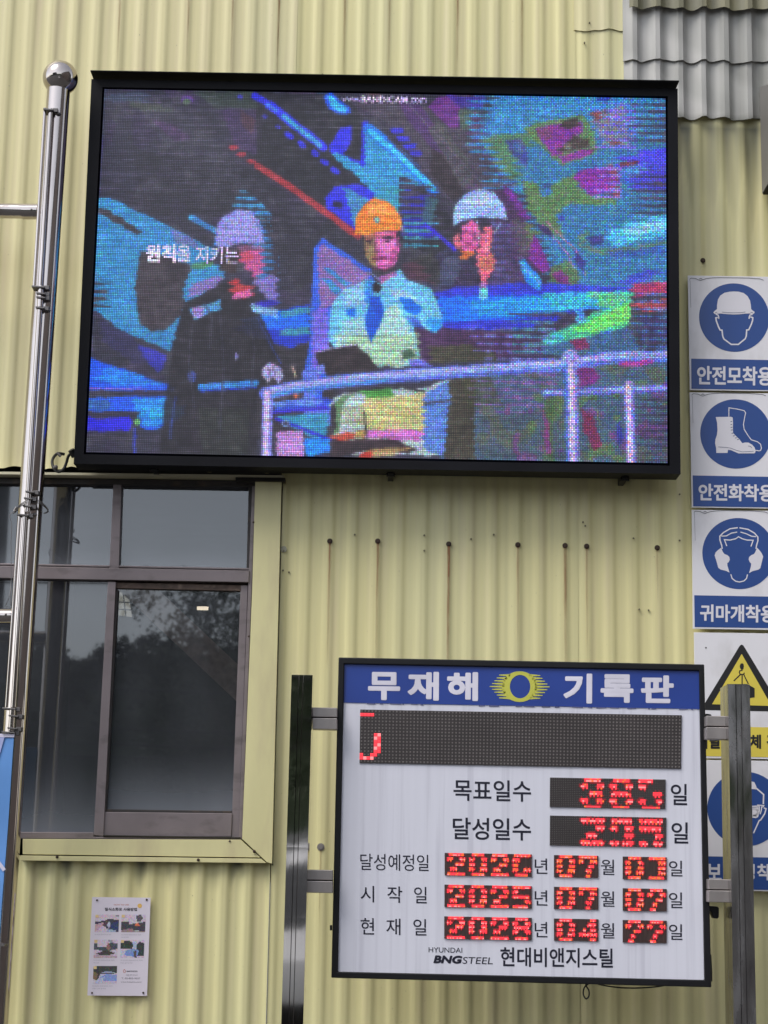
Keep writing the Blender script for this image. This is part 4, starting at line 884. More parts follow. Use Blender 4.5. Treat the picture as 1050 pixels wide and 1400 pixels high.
# ---------------------------------------------------------------- stainless posts
def post(px_top, px_bot, y0, nm_label, sdir, groove, depth, brackets, mt=None):
    (xa, xb), (xc, xd) = px_top, px_bot
    a, b_ = W(xa, y0, -.50), W(xb, y0+(xb-xa)*.018, -.50); wd = b_.x-a.x; cx_ = (W((xa+xb)/2, y0, -.50).x+W((xc+xd)/2, 1400, -.50).x)/2
    lean = W((xa+xb)/2, y0, -.50).x-W((xc+xd)/2, 1400, -.50).x
    H = a.z; L = lean/(H-W(xc, 1400, -.5).z)*H
    o = thing('steel_post', (cx_, -.46, 0), nm_label, 'post', 'posts carrying the record board')
    prof = [(-.5, 0)]
    for g0, g1 in groove: prof += [(g0-.5, 0), (g0-.5+.012, .0028), (g1-.5-.012, .0028), (g1-.5, 0)] if g1-g0 > .03 else [(g0-.5, 0), ((g0+g1)/2-.5, .0035), (g1-.5, 0)]
    prof += [(.5, 0)]
    ring = [(u*wd, -.50+d) for u, d in prof]+[(wd/2, -.50+depth), (-wd/2, -.50+depth)]
    n = len(ring); mb = MB(); Z = 24
    for j in range(Z+1):
        z = H*j/Z
        for (x, y) in ring: mb.v.append((cx_-lean/2+0*L+x+lean*(z-W(xc,1400,-.5).z)/(H-W(xc,1400,-.5).z), y+.0008*math.sin(z*5.0+x*9), z))
    for j in range(Z):
        for k in range(n): mb.f.append((j*n+k, j*n+(k+1) % n, (j+1)*n+(k+1) % n, (j+1)*n+k))
    mb.f.append(tuple(Z*n+k for k in range(n))); mb.build('shaft', mt or M_steel2, o, bevel=.0012)
    for (x0, x1, y0_, y1_) in brackets:
        ym = (y0_+y1_)/2-2; s = .018
        MB().slab([(x0, y0_), (x1, y0_+(x1-x0)*s), (x1, ym+(x1-x0)*s), (x0, ym)], -.455, .04).build('bracket', M_bracket, o, bevel=.0015)
        MB().slab([(x0, ym+1.5), (x1, ym+1.5+(x1-x0)*s), (x1, y1_+(x1-x0)*s), (x0, y1_)], -.462, .04).build('bracket', M_bracket, o, bevel=.0015)
        MB().slab([(x0, ym-1), (x1, ym-1+(x1-x0)*s), (x1, ym+3+(x1-x0)*s), (x0, ym+3)], -.445, .03).build('bracket_seam', M_gap, o)
    return o
post((398.6, 427.5), (384.5, 414.5), 922.5, 'grooved stainless post on the left of the record board, in front of the yellow wall', 1, [(.33, .36), (.53, .56)], .10, [(427,461,967,997),(419.5,455,1189,1220.5)])
post((995.2, 1025), (1002.3, 1035), 935.5, 'grooved stainless post on the right of the record board, in front of the safety signs', -1, [(.34, .37), (.58, .61)], .105, [(966,995,978.5,1010.5),(969,999,1202,1233.5)], mat('tarnished_post', (.47, .455, .46), .20, 1., var=.3, scale=(9, 9, 4), rvar=.13, bump=.06, bscale=8, dirt=(.22, .19, .17, .5), dscale=(14, 14, 7)))
# ---------------------------------------------------------------- safety signs
YG = -.020
def sign(label, pts, cat='sign'):
    c = W(pts[3][0], pts[3][1], YG); o = thing('safety_sign', c, label, cat, 'safety signs in a column at the right edge')
    MB().slab(pts, YG, .004).build('sheet', M_white, o, bevel=.0006); return o
def disc(cx_, cy_, rx, ry, o, m=M_blue, Y=YG-.0005, nm='blue_disc', N=72):
    mb = MB(); mb.flat([(cx_+rx*math.cos(2*math.pi*k/N), cy_+ry*math.sin(2*math.pi*k/N)+rx*math.cos(2*math.pi*k/N)*.018) for k in range(N)], Y); return mb.build(nm, m, o)
YD, YE = YG-.0005, YG-.0010
def Z(ox, oy, k): return lambda pts: [(ox+x/k, oy+y/k) for x, y in pts]
M_pic = mat('pictogram_white', (.76, .74, .80), .35, var=.02)
def vine(o, x, y, w2=115):
    mb = MB(); mb.stroke([(x+1, y+1), (x+3, y-.3), (x+9, y+.2), (x+13, y+2.2), (x+16, y+3), (x+19, y+1.8), (x+24, y+.2), (x+32, y-.8), (x+44, y-1.2), (x+w2-34, y-.6), (x+w2-18, y+.6), (x+w2-13, y+2.6)], .8, YE)
    mb.stroke([(x+14, y+1), (x+16, y+0), (x+18, y+1)], .9, YE); mb.stroke([(x+1, y+1), (x+1.5, y+5), (x+2.5, y+40)], .4, YE); mb.build('border_line', mat('grey_print', (.22, .22, .24), .5), o)
# hard hat
s1 = sign('white safety sign with a blue hard hat disc, topmost of the column', [(940.3,376.5),(1066,378.5),(1068.5,535),(943,533.3)])
disc(1003.7, 434.2, 48, 46.8, s1); vine(s1, 942, 380.5)
MB().flat([(945,490.3),(1066,492.5),(1067,533.5),(945.3,531.6)], YD).build('caption_band', M_blue, s1)
T_ = Z(930, 360, 8.75)
hat = [(440,548),(440,500),(452,430),(480,385),(530,352),(590,339),(640,336),(700,339),(760,356),(805,392),(835,445),(845,500),(848,548),(868,566),(890,580),(884,600),(860,612),(830,600),(780,602),(700,610),(640,612),(560,608),(480,600),(440,604),(412,606),(396,588),(410,570)]
MB().flat(T_(hat), YE).build('hard_hat', M_pic, s1)
mb = MB(); mb.stroke(T_([(500,583),(560,590),(640,592),(720,590),(780,582)]), .7, YE-.0004); mb.stroke(T_([(418,590),(440,586)]), .7, YE-.0004); mb.stroke(T_([(840,586),(868,590)]), .7, YE-.0004); mb.build('brim_line', mat('grey_blue_print', (.10,.12,.22), .5), s1)
mb = MB()
mb.stroke(T_([(425,610),(452,618),(460,640),(462,664)]), 1.6, YE); mb.stroke(T_([(868,610),(835,618),(826,640),(824,664)]), 1.6, YE)
mb.stroke(T_([(448,648),(426,652),(432,690),(458,760),(478,798),(500,800),(508,870),(522,905),(610,970),(695,970),(778,902),(790,870),(795,798),(820,795),(850,730),(866,680),(868,650),(838,640)]), 1.9, YE)
mb.build('face_outline', M_pic, s1)
lettering('안전모착용', (953, 500, 1056, 526), YE, M_pic, s1, bold=.012, slope=.015, fat=.9)
# boots
s2 = sign('white safety sign with a blue safety boot disc, second from the top', [(942.8,536.3),(1068.5,538),(1071,695.5),(945.8,693.8)])
disc(1005.8, 593.3, 48.5, 47.4, s2); vine(s2, 945, 538.5)
MB().flat([(947,650),(1069,652.2),(1070,694),(947.8,692.3)], YD).build('caption_band', M_blue, s2)
T_ = Z(930, 520, 7.78)
MB().flat(T_([(378,390),(540,388),(558,396),(561,450),(560,520),(562,560),(600,600),(632,630),(660,668),(690,661),(725,662),(765,684),(790,712),(800,742),(800,765),(788,776),(620,777),(580,760),(540,742),(508,738),(503,772),(384,772),(382,720),(371,670),(374,630),(390,580),(396,530),(392,450)]), YE).build('boot', M_pic, s2)
mb = MB(); mb.stroke(T_([(517,386),(518,292),(600,304),(680,322),(696,345),(684,400),(672,470),(680,520),(720,585),(755,632),(820,652),(855,680),(864,720),(855,745),(840,750),(798,744)]), 1.15, YE); mb.build('boot_outline', M_pic, s2)
mb = MB()
for (x, y) in ((545,438),(545,470),(547,500),(549,528),(556,562),(572,590),(594,612),(615,630)): mb.stroke(T_([(x-10, y+2), (x+8, y-2)]), 1.0, YE-.0004)
mb.stroke(T_([(405,708),(480,712),(540,722),(600,745),(660,760),(780,755)]), .6, YE-.0004); mb.stroke(T_([(722,698),(748,702),(762,720)]), .6, YE-.0004)
mb.build('boot_line', mat('grey_blue_print', (.1,.1,.2), .5), s2)
lettering('안전화착용', (955, 661, 1058, 684.5), YE, M_pic, s2, bold=.012, slope=.015, fat=.9)
# ear defenders
s3 = sign('white safety sign with a blue ear defender disc, third from the top', [(945.8,696.8),(1071,698.6),(1073.5,861.5),(947.3,859.5)])
disc(1010.2, 756.8, 50, 48.6, s3); vine(s3, 948, 699)
MB().flat([(949.2,813.8),(1071,816),(1072,859),(949.8,857.3)], YD).build('caption_band', M_blue, s3)
T_ = Z(930, 690, 7.78)
mb = MB()
mb.flat(T_([(435,458),(452,500),(470,525),(500,535),(522,556),(527,585),(515,612),(500,622),(502,650),(524,722),(490,705),(430,690),(405,672),(388,610),(366,540),(376,508),(400,484)]), YE); mb.build('ear_cup', M_pic, s3); mb = MB()
mb.flat(T_([(818,458),(800,500),(785,525),(755,537),(733,556),(728,585),(740,612),(754,625),(752,655),(732,728),(770,706),(830,692),(852,676),(868,610),(882,552),(866,515),(846,488)]), YE)
mb.build('ear_cup', M_pic, s3)
mb = MB()
for p, w_ in (([(448,470),(440,430),(422,375),(422,335),(460,296),(530,256),(612,245)], 1.7), ([(806,470),(812,430),(826,385),(826,345),(790,302),(720,262),(630,246)], 1.7),
              ([(436,334),(490,332),(545,302),(606,291)], 1.4), ([(640,291),(700,308),(760,336),(806,340)], 1.4),
              ([(495,440),(470,372),(530,376),(590,362),(620,341),(660,362),(710,376),(776,378),(752,445)], 1.5), ([(538,740),(552,785),(590,814),(630,822),(675,812),(705,785),(716,742)], 1.5)): MB().stroke(T_(p), w_, YE).build('head_outline', M_pic, s3)
lettering('귀마개착용', (957, 826, 1060, 850), YE, M_pic, s3, bold=.012, slope=.015, fat=.9)
# suspended load
s4 = sign('white warning sign with a yellow triangle and a hanging load, behind the right post', [(948.8,864.5),(1084,866.5),(1087,1038.5),(951,1036.5)])
def rtri(cx_, y0, x0, x1, y1, m, Y, nm, r):
    V_ = [Vector((cx_, y0)), Vector((x1, y1+1.2)), Vector((x0, y1-1.2))]; pts = []
    for i in range(3):
        a, b, c = V_[i-1], V_[i], V_[(i+1) % 3]; p0 = b+(a-b).normalized()*r*1.7; p1 = b+(c-b).normalized()*r*1.7
        for k in range(7): t_ = k/6; pts.append(tuple((1-t_)**2*p0+2*t_*(1-t_)*b+t_*t_*p1))
    MB().flat(pts, Y).build(nm, m, s4)
rtri(1014, 878.5, 958, 1071, 971.8, M_sblk, YD, 'triangle_border', 4); rtri(1014, 894, 973.5, 1055, 964, M_yel, YE, 'triangle', .4)
T_ = Z(930, 850, 8.75); mb = MB(); Yf = YE-.0005
mb.flat(T_([(712,530),(722,502),(740,496),(756,504),(762,530),(758,560),(744,572),(728,572),(716,556)]), Yf)
mb.stroke(T_([(740,565),(738,582),(712,586),(706,606),(716,626),(745,632),(764,622),(766,608)]), 1.4, Yf)
for p in ([(720,630),(640,708)], [(740,632),(740,760)], [(760,632),(815,745)]): mb.stroke(T_(p), 1.5, Yf)
mb.flat(T_([(560,745),(800,745),(890,795),(890,905),(835,912),(560,905)]), Yf); mb.build('hanging_load', M_sblk, s4)
MB().flat([(951,992.5),(1084,995),(1086,1036),(951.5,1033.5)], YD).build('caption_band', M_yel, s4)
for s, x0, x1 in (('매',951.5,967),('달',970,986),('린',988,1004),('물',1006,1022),('체',1025,1040.5),('경',1048,1064),('고',1066,1080)): lettering(s, (x0, 1004, x1, 1023.5), YE, M_sblk, s4, bold=.012, slope=.018, fat=.9)
MB().ball(W(965.2, 885.5, YG), .0022, 8, 6).build('rivet', M_gap, s4)
# goggles
s5 = sign('white safety sign with a blue goggles disc, lowest and half hidden by the right post', [(951,1038.8),(1086,1040.8),(1089,1219.5),(953.5,1216.5)])
disc(1019, 1106, 52, 51, s5)
MB().flat([(955,1170.5),(1087,1173),(1088,1217.5),(955.5,1214.8)], YD).build('caption_band', M_blue, s5)
T_ = Z(930, 980, 8.75); mb = MB()
mb.flat(T_([(850,772),(885,780),(912,835),(905,870),(892,866),(850,864)]), YE)
for p, w_ in (([(905,850),(998,930),(994,1045)], 2.0), ([(860,1072),(945,1068),(948,1120),(925,1195),(900,1206),(858,1196)], 1.7), ([(920,1056),(1000,1062),(985,1085)], 1.5), ([(975,1070),(970,1120),(955,1165)], 1.4), ([(1000,1090),(1028,1100),(1010,1160),(962,1235),(945,1240),(900,1340),(876,1392)], 1.8), ([(866,1100),(925,1096),(925,1150),(905,1185),(866,1182)], 2.6)): mb.stroke(T_(p), w_, YE)
mb.flat(T_([(862,1085),(930,1082),(932,1120),(912,1190),(862,1188)]), YE); mb.stroke(T_([(760,772),(850,768)]), 2, YE); mb.stroke(T_([(700,1050),(720,900),(770,800)]), 2, YE)
mb.build('goggles_head', M_pic, s5)
for s, x0, x1 in (('보',966.5,986.5),('안',989,1009),('경',1012,1032),('착',1035,1054),('용',1057,1076)): lettering(s, (x0, 1181, x1, 1203.5), YE, M_pic, s5, bold=.012, slope=.018, fat=.9)
# ---------------------------------------------------------------- poster
pp = [(126,1226.4),(206,1227.3),(201,1361.7),(119.4,1361)]
PO = thing('poster', W(160, 1361, -.03), 'small white instruction poster screwed to the ribbed wall under the window', 'poster')
YQ = -.014
MB().slab(pp, YQ, .0015).build('sheet', M_paper, PO)
def pq(u, v): a, b, c, d = [Vector(p) for p in pp]; q = a.lerp(b, u).lerp(d.lerp(c, u), v); return (q.x, q.y)
T_ = lambda x, y: (110+x/8.745, 1215+y/8.75)
for (x, y) in ((197,138),(792,132),(138,1246),(750,1245)): MB().ball(W(*T_(x, y), YQ-.001), .0028, 8, 6).build('screw', M_rust, PO)
M_pt = mat('poster_ink', (.03, .025, .035), .5); M_pr = mat('poster_red', (.55, .2, .16), .5); M_po = mat('poster_orange', (.80, .50, .14), .5); M_pg = mat('poster_grey_ink', (.24, .22, .26), .5)
def pl(s, x0, y0, x1, y1, m, bold=0.): a = T_(x0, y0); b = T_(x1, y1); lettering(s, (a[0], a[1], b[0], b[1]), YQ-.0004, m, PO, bold=bold, slope=.004)
pl('HOW TO USE', 400, 184, 578, 200, M_pr, .01); pl('질식소화포 사용방법', 290, 226, 676, 266, M_pt, .03)
def prect(x0, y0, x1, y1, m, nm, Y=YQ-.0004, sh=0): MB().flat([T_(x0, y0), T_(x1, y0), T_(x1-sh, y1), T_(x0-sh, y1)], Y).build(nm, m, PO)
mb = MB(); mb.flat([T_(708+27*math.cos(k*.4), 205+27*math.sin(k*.4)) for k in range(16)], YQ-.0004); mb.build('badge', M_po, PO)
def photo(x0, y0, x1, y1, seed, shapes, sh=8):
    n, k = 28, 20; X, Y = np.meshgrid((np.arange(n)+.5)/n, (np.arange(k)+.5)/k); im = np.zeros((k, n, 3)); im[:] = shapes[0]
    r = np.random.default_rng(seed)
    for col, pts in shapes[1:]:
        m_ = np.zeros(X.shape, bool)
        for i in range(len(pts)):
            (ax, ay), (bx, by) = pts[i], pts[(i+1) % len(pts)]
            if ay != by: m_ ^= ((ay > Y) != (by > Y)) & (X < (bx-ax)*(Y-ay)/(by-ay)+ax)
        im[m_] = col
    im = np.clip(im*.82+36+r.normal(0, 14, im.shape), 5, 250)/255.; L_ = np.where(im <= .04045, im/12.92, ((im+.055)/1.055)**2.4)
    mb = MB()
    for j in range(k+1):
        for i in range(n+1): mb.v.append(tuple(W(*T_(x0+(x1-x0)*i/n-sh*j/k, y0+(y1-y0)*j/k), YQ-.0004)))
    for j in range(k):
        for i in range(n): q_ = j*(n+1)+i; mb.f.append((q_, q_+n+1, q_+n+2, q_+1))
    o = mb.build('printed_photo', MC['printed_photo_ink'], PO); ca = o.data.attributes.new('ink', 'FLOAT_COLOR', 'FACE'); f = np.ones((n*k, 4)); f[:, :3] = L_.reshape(-1, 3); ca.data.foreach_set('color', f.ravel())
mi_ = bpy.data.materials.new('printed_photo_ink'); mi_.use_nodes = True; a_n = mi_.node_tree.nodes.new('ShaderNodeAttribute'); a_n.attribute_name = 'ink'; mi_.node_tree.links.new(a_n.outputs['Color'], mi_.node_tree.nodes['Principled BSDF'].inputs['Base Color']); MC['printed_photo_ink'] = mi_
SKY = (215,195,215)
photo(178,310,462,518,1,[SKY,((40,38,60),[(0,.42),(.35,.36),(.55,.25),(1,.3),(1,1),(.55,1),(.45,.7),(.35,.5),(0,.55)]),((200,160,175),[(0,.6),(.35,.42),(.42,.5),(.1,.95),(0,1)]),((70,45,60),[(.3,.65),(.45,.3),(.55,.28),(.45,.7)]),((190,195,220),[(.5,.6),(.6,.35),(.66,.6),(.6,.8)]),((28,42,90),[(.66,.5),(.98,.4),(.98,.9),(.7,.9)]),((170,180,215),[(.5,.8),(.9,.92),(.9,1),(.5,1)]),((30,30,50),[(.84,.05),(1,.05),(1,.12),(.84,.12)])])
photo(492,310,780,520,2,[SKY,((45,42,55),[(0,.42),(.32,.4),(.34,.55),(1,.4),(1,.95),(.5,.9),(.2,.85),(0,.9)]),((70,65,80),[(.6,.05),(.8,.0),(.9,.2),(.78,.42),(.64,.4)]),((235,110,60),[(.55,.62),(.68,.45),(.78,.6),(.75,.68)]),((150,120,120),[(.1,.85),(.5,.78),(.5,1),(0,1)]),((150,130,130),[(.5,.92),(1,.95),(1,1),(.5,1)])])
photo(164,610,446,828,3,[SKY,((55,60,75),[(.0,.22),(.14,.2),(.16,.4),(.5,.4),(.7,.16),(1,.2),(1,.5),(.6,.62),(0,.55)]),((150,90,80),[(.5,.45),(.6,.15),(.72,.45),(.62,.6)]),((50,42,40),[(.1,.78),(.5,.55),(.9,.72),(.85,.8),(.6,.85),(.5,.95)]),((190,160,170),[(0,.85),(1,.88),(1,1),(0,1)]),((110,100,120),[(.6,.02),(.8,.05),(.8,.12),(.6,.12)])])
photo(482,612,764,826,4,[SKY,((28,38,34),[(0,.15),(.1,.08),(.35,.05),(.55,.2),(.5,.5),(0,.5)]),((30,36,40),[(.68,.3),(.8,.1),(1,.2),(1,.9),(.7,.9)]),((110,140,215),[(.05,.75),(.3,.55),(.55,.5),(.8,.6),(.7,.95),(.3,.9)]),((200,205,225),[(0,.62),(.2,.58),(.2,.75),(0,.95)]),((70,60,60),[(.55,.65),(.66,.6),(.7,1),(.6,1)]),((170,190,225),[(.5,.1),(.68,.1),(.66,.45),(.55,.5)])])
photo(156,925,438,1136,5,[SKY,((38,44,40),[(.1,0),(1,.0),(1,.42),(.3,.45),(.2,.8),(0,.75),(0,.15)]),((125,150,220),[(.3,.6),(.6,.45),(1,.5),(1,.85),(.3,.82)]),((190,200,230),[(.2,.75),(.5,.6),(.35,.95),(.1,.95)]),((150,160,185),[(.35,.35),(.6,.3),(.95,.35),(.9,.42),(.35,.42)]),((120,90,60),[(0,.3),(.2,.45),(.15,.8),(0,.75)])])
for (x, y) in ((178,310),(492,310),(164,610),(482,612),(156,925)): prect(x+2, y+2, x+38, y+36, mat('poster_tab', (.78,.58,.28), .5), 'number_tab', YQ-.0009)
for (x, y, l) in ((168,548,200),(484,550,240),(486,580,90),(152,855,255),(152,886,70),(474,856,270),(474,888,150),(138,1164,245),(138,1194,165)):
    pl('가나다라 마바사아자 차카' if l > 180 else '가나다라', x, y-7, x+l, y+9, mat('poster_small_print', (.36,.33,.40), .5))
pl('IMPRESS', 552, 980, 682, 996, M_pt, .01); mb = MB(); mb.stroke([T_(x, y) for x, y in ((525,962),(512,985),(518,1002),(534,1002),(540,985),(527,966))], .7, YQ-.0004, ); mb.build('drop_mark', M_pr, PO)
pl('제품 문의 및 A/S', 545, 1024, 682, 1042, M_pg); pl('T. 02-803-9037', 490, 1062, 716, 1082, M_pg, .01); pl('www.hwashin.co.kr', 482, 1106, 734, 1124, M_pg)
# ---------------------------------------------------------------- banner pole at the left
YPO = -.215
a, b_ = W(80.5, 120, YPO), W(-6.5, 1400, YPO)
a = Vector((a.x, YPO, a.z)); b_ = Vector((b_.x, YPO, b_.z)); dr = (b_-a).normalized(); foot = b_+dr*(b_.z/-dr.z)
PL = thing('banner_pole', foot, 'tall stainless banner pole with a ball top in front of the yellow wall', 'pole')
MB().tube([foot, b_, a], .0325, 40).build('shaft', M_steel, PL, smooth='angle')
up = -dr
MB().tube([a-up*.004, a+up*.010], .0350, 40).build('collar', M_steel, PL, smooth='angle')
MB().tube([a+up*.010, a+up*.028], .0300, 40, .021).build('neck', M_steel, PL, smooth='angle')
MB().ball(W(82.6, 107, YPO), .0500, 48, 28).build('ball_finial', M_steel, PL, smooth=True)
YR = YPO-.045
def rod(x0, y0, x1, y1, r, nm='banner_rod', Y=YR): return MB().tube([W(x0, y0, Y), W(x1, y1, Y)], r, 14).build(nm, M_steel, PL, smooth='angle')
rod(61.5, 148, 46.5, 391, .0045); rod(69.5, 149, 55, 391, .0067)
rod(56, 391, 54.8, 420, .0084, 'hinge_pin'); rod(54.5, 421, 39, 672, .0076); rod(39.5, 672, 37.5, 700, .0081, 'hinge_pin')
rod(26.8, 706, 9, 967, .0045); rod(34, 706, 18.5, 967, .0073); rod(17.5, 968, 15.5, 998, .0084, 'hinge_pin')
def clamp(x, y, wpx, hpx=2.2, Y=YR, nm='clamp', arm=True, dx=0):
    mb = MB(); mb.slab([(x-wpx/2, y-hpx/2), (x+wpx/2, y+hpx/2-.6), (x+wpx/2, y+hpx), (x-wpx/2, y+hpx/2+.2)], Y-.014, .05)
    if arm: p = W(x+wpx/2+2, y+2, Y); mb.box(p.x-.006, p.x+.008, Y, YPO, p.z-.005, p.z+.006)
    mb.build(nm, M_wire, PL, bevel=.0006)
for (x, y, w_) in ((66,148.5,14),(52,391,18),(55.5,400,12),(55.5,405.5,12),(54.5,419.5,12),(40.5,671.5,12),(38,680.5,11),(37,691,12),(31,703,16),(12,968,18),(18,978,13),(16.5,995,13),(11,1000.5,18)): clamp(x, y, w_)
for (x, y) in ((80,156),(63,407),(66,424.5),(47,704),(28,979),(27,999)): MB().ball(W(x, y, YPO-.032), .0075, 10, 8, .7).build('bolt', M_wire, PL, smooth=True)
def rail(y0, y1, x1, Y=YPO):
    p = W(x1, (y0+y1)/2, Y); r = (W(x1, y0, Y).z-W(x1, y1, Y).z)/2; q = Vector((p.x-1.2, Y, p.z+.004))
    MB().tube([q, p], r, 28).build('cross_rail', M_steel, PL, smooth='angle'); s = W(x1-21, (y0+y1)/2, Y)
    MB().tube([s, p], r*1.04, 28).build('rail_sleeve', M_steel, PL, smooth='angle'); MB().ball(W(x1-9, (y0+y1)/2-2.5, Y-r), .0035, 8, 6).build('bolt', M_wire, PL)
rail(279.5, 299, 52); rail(832.5, 853, 17)
mb = MB()
for k in range(3):
    yy = 690+k*1.6
    mb.tube(smooth_path([W(20, 698+k, YR-.01), W(30, yy-2, YR-.02), W(44, yy-8+k, YPO-.038), W(56, yy-4, YPO-.036), W(66, 697+k, YPO-.01), W(60, 702, YPO+.03)], 5), .0011, 6)
mb.tube(smooth_path([W(17, 700, YR), W(13, 706, YR), W(16, 717, YR), W(15, 745, YR), W(15.5, 790, YR), W(13, 815, YR-.01), W(8, 828, YR), W(11, 830, YR)], 5), .0009, 6)
mb.tube(smooth_path([W(15.5, 790, YR), W(15, 812, YR), W(14, 831, YR)], 4), .0009, 6); mb.tube(smooth_path([W(22, 693, YR-.01), W(19, 699, YR-.015), W(24, 697, YR-.012), W(18, 702, YR-.01)], 4), .0016, 6)
mb.build('tie_wire', M_wire, PL)
MB().slab([(-12,1290.5),(7,1291),(5,1294),(-12,1293.5)], YR-.02, .06).build('clamp', M_wire, PL)
BN = thing('hanging_banner', W(0, 1240, YR), 'sky blue fabric banner hanging left of the steel pole', 'banner')
mb = MB(); n = 16
tl, tr_, br, bl = Vector((-90,1002)), Vector((19.5,1004)), Vector((-1,1290)), Vector((-110,1288))
for lay in (0, 1):
    for j in range(n+1):
        for i in range(9): v = j/n; u = i/8; q = tl.lerp(tr_, u).lerp(bl.lerp(br, u), v); p = W(q.x, q.y, YR-.004); mb.v.append((p.x, p.y+.003*math.sin(v*9+u*4)+lay*.0012, p.z))
for lay in (0, 1):
    for j in range(n):
        for i in range(8): k = lay*(n+1)*9+j*9+i; mb.f.append((k, k+9, k+10, k+1) if not lay else (k, k+1, k+10, k+9))
mb.build('cloth', mat('banner_blue', (.12, .30, .68), .6, var=.08), BN, smooth=True)
MB().slab([(-90,1001),(19.7,1003.5),(19.3,1008),(-90,1006)], YR-.009, .002).build('hem', mat('banner_white', (.62, .60, .74), .6), BN)
MB().slab([(-60,1008),(6,1008),(-6,1052),(-60,1100)], YR-.0095, .001).build('printed_patch', mat('banner_pale', (.36, .40, .66), .6), BN)
mb = MB(); mb.stroke([(-40,1150),(-10,1168),(6,1190)], 5, YR-.0095); mb.build('printed_stripe', mat('banner_white', (.62, .60, .74), .6), BN)
# ---------------------------------------------------------------- loose cables
c = thing('cable_hook', W(90, 640, -.06), 'black cable loop hooked beside the lower left corner of the video screen', 'cable')
mb = MB(); mb.tube(smooth_path([W(101, 617, -.12), W(94, 623, -.11), W(91, 632, -.10), W(87, 641, -.10), W(80, 645, -.10), W(73, 639, -.09), W(71.5, 630, -.07), W(75, 623, -.05), W(80, 620, -.04), W(88, 621, -.03)], 8), .0042, 10); mb.build('sheath', M_cable, c, smooth=True)
MB().tube([W(97, 615, -.12), W(102, 624, -.11)], .009, 10).build('gland', M_cable, c, smooth='angle'); mb = MB(); mb.tube([W(78, 619, -.05), W(83, 624, -.05)], .004, 8); mb.ball(W(76, 639, -.105), .007, 10, 8); mb.build('clip', M_wire, c)
c = thing('loose_cable', W(820, 1350, -.38), 'thin black cable looped under the lower edge of the record board', 'cable')
mb = MB(); mb.tube(smooth_path([W(806, 1344, -.38), W(799, 1350, -.38), W(797.5, 1359, -.38), W(801, 1365.5, -.38), W(805, 1362, -.38), W(805, 1354, -.38), W(801, 1346, -.38), W(812, 1344, -.38), W(824, 1347, -.38), W(850, 1350.5, -.38), W(880, 1350.5, -.38), W(905, 1348, -.38), W(925, 1343, -.38)], 8), .0019, 8); mb.build('sheath', M_cable, c, smooth=True)
c = thing('door_hood', W(1060, 262, -.3), 'grey sheet metal hood jutting from the wall at the upper right edge', 'hood')
p0, p1 = W(1043, 263, -.03), W(1040, 118, -.03); x0 = p0.x; mb = MB(); dpt = .30
mb.add([(x0,-.02,p0.z),(x0,-dpt,p0.z),(x0,-dpt,p1.z-.10),(x0,-.02,p1.z),(x0+.5,-.02,p0.z),(x0+.5,-dpt,p0.z),(x0+.5,-dpt,p1.z-.10),(x0+.5,-.02,p1.z)], [(3,2,1,0),(4,5,6,7),(1,2,6,5),(2,3,7,6),(0,4,7,3)])
mb.build('hood_shell', mat('grey_hood', (.22, .21, .20), .5, var=.1), c)
MB().box(x0+.002, x0+.498, -dpt+.002, -.022, p0.z-.004, p0.z+.001).build('soffit', M_gap, c)
# ---------------------------------------------------------------- behind the viewer: mirrored in panes, ball and posts
M_leaf = mat('leaf', (.045, .075, .028), .6, var=.4, scale=(1.5, 1.5, 1.5)); M_bark = mat('bark', (.07, .055, .04), .9, var=.3)
def tree(x, y, h, r, seed, label):
    rr = random.Random(seed); o = thing('broadleaf_tree', (x, y, 0), label, 'tree', 'trees across the yard'); mb = MB()
    mb.tube([(x, y, 0), (x+.1, y, h*.35), (x-.05, y, h*.6)], .16, 9, .08); tips = []
    for k in range(9):
        a = rr.uniform(0, 6.28); l = r*rr.uniform(.5, .95); z0 = h*rr.uniform(.3, .6); p = Vector((x+math.cos(a)*l, y+math.sin(a)*l, z0+h*rr.uniform(.12, .35))); mb.tube([(x, y, z0), ((x+p.x)/2, (y+p.y)/2, (z0+p.z)/2+.2), p], .05, 6, .02); tips.append(p)
    mb.build('trunk', M_bark, o); mb = MB()
    cl = [Vector((x+rr.gauss(0, r*.45), y+rr.gauss(0, r*.4), h*(.35+.6*rr.random()**.8))) for _ in range(60)]+tips
    for c_ in cl:
        cr = r*rr.uniform(.10, .2)
        for _ in range(150):
            p = c_+Vector((rr.gauss(0, cr), rr.gauss(0, cr), rr.gauss(0, cr*.7))); s = rr.uniform(.025, .05); u1 = Vector((rr.gauss(0, 1), rr.gauss(0, 1), rr.gauss(0, 1))).normalized(); u2 = u1.orthogonal().normalized()
            mb.add([p-u1*s, p+u2*s*.6, p+u1*s, p-u2*s*.6], [(0, 1, 2, 3)])
    mb.build('crown', M_leaf, o, kind='stuff')
for (x, y, h, r, lb) in ((-2.35,-21.5,5.7,1.35,'leafy tree across the yard, mirrored in the lower right pane'),(-.2,-24,5.2,1.7,'bushy tree across the yard, mirrored right of the window and in the left post'),(4.4,-26,6.2,2.2,'tallest leafy tree across the yard, mirrored in the right post')):
    tree(x, y, h, r, int(h*10), lb)
mb = MB(); NB = 90; rr = random.Random(9)
for j in range(9):
    for i in range(NB+1):
        x = -75+i*1.6; t_ = j/8; z = (6.3+.35*math.sin(x*.35)+.25*math.sin(x*1.1+1)+.5*hsh(x+200, .9)+.35*hsh(x+200, 2.3, 4))*math.sin(t_*math.pi/2) if j else -.5
        mb.v.append((x, -33-9*t_+rr.uniform(-.5, .5), z+(rr.uniform(-.25, .25) if j else 0)))
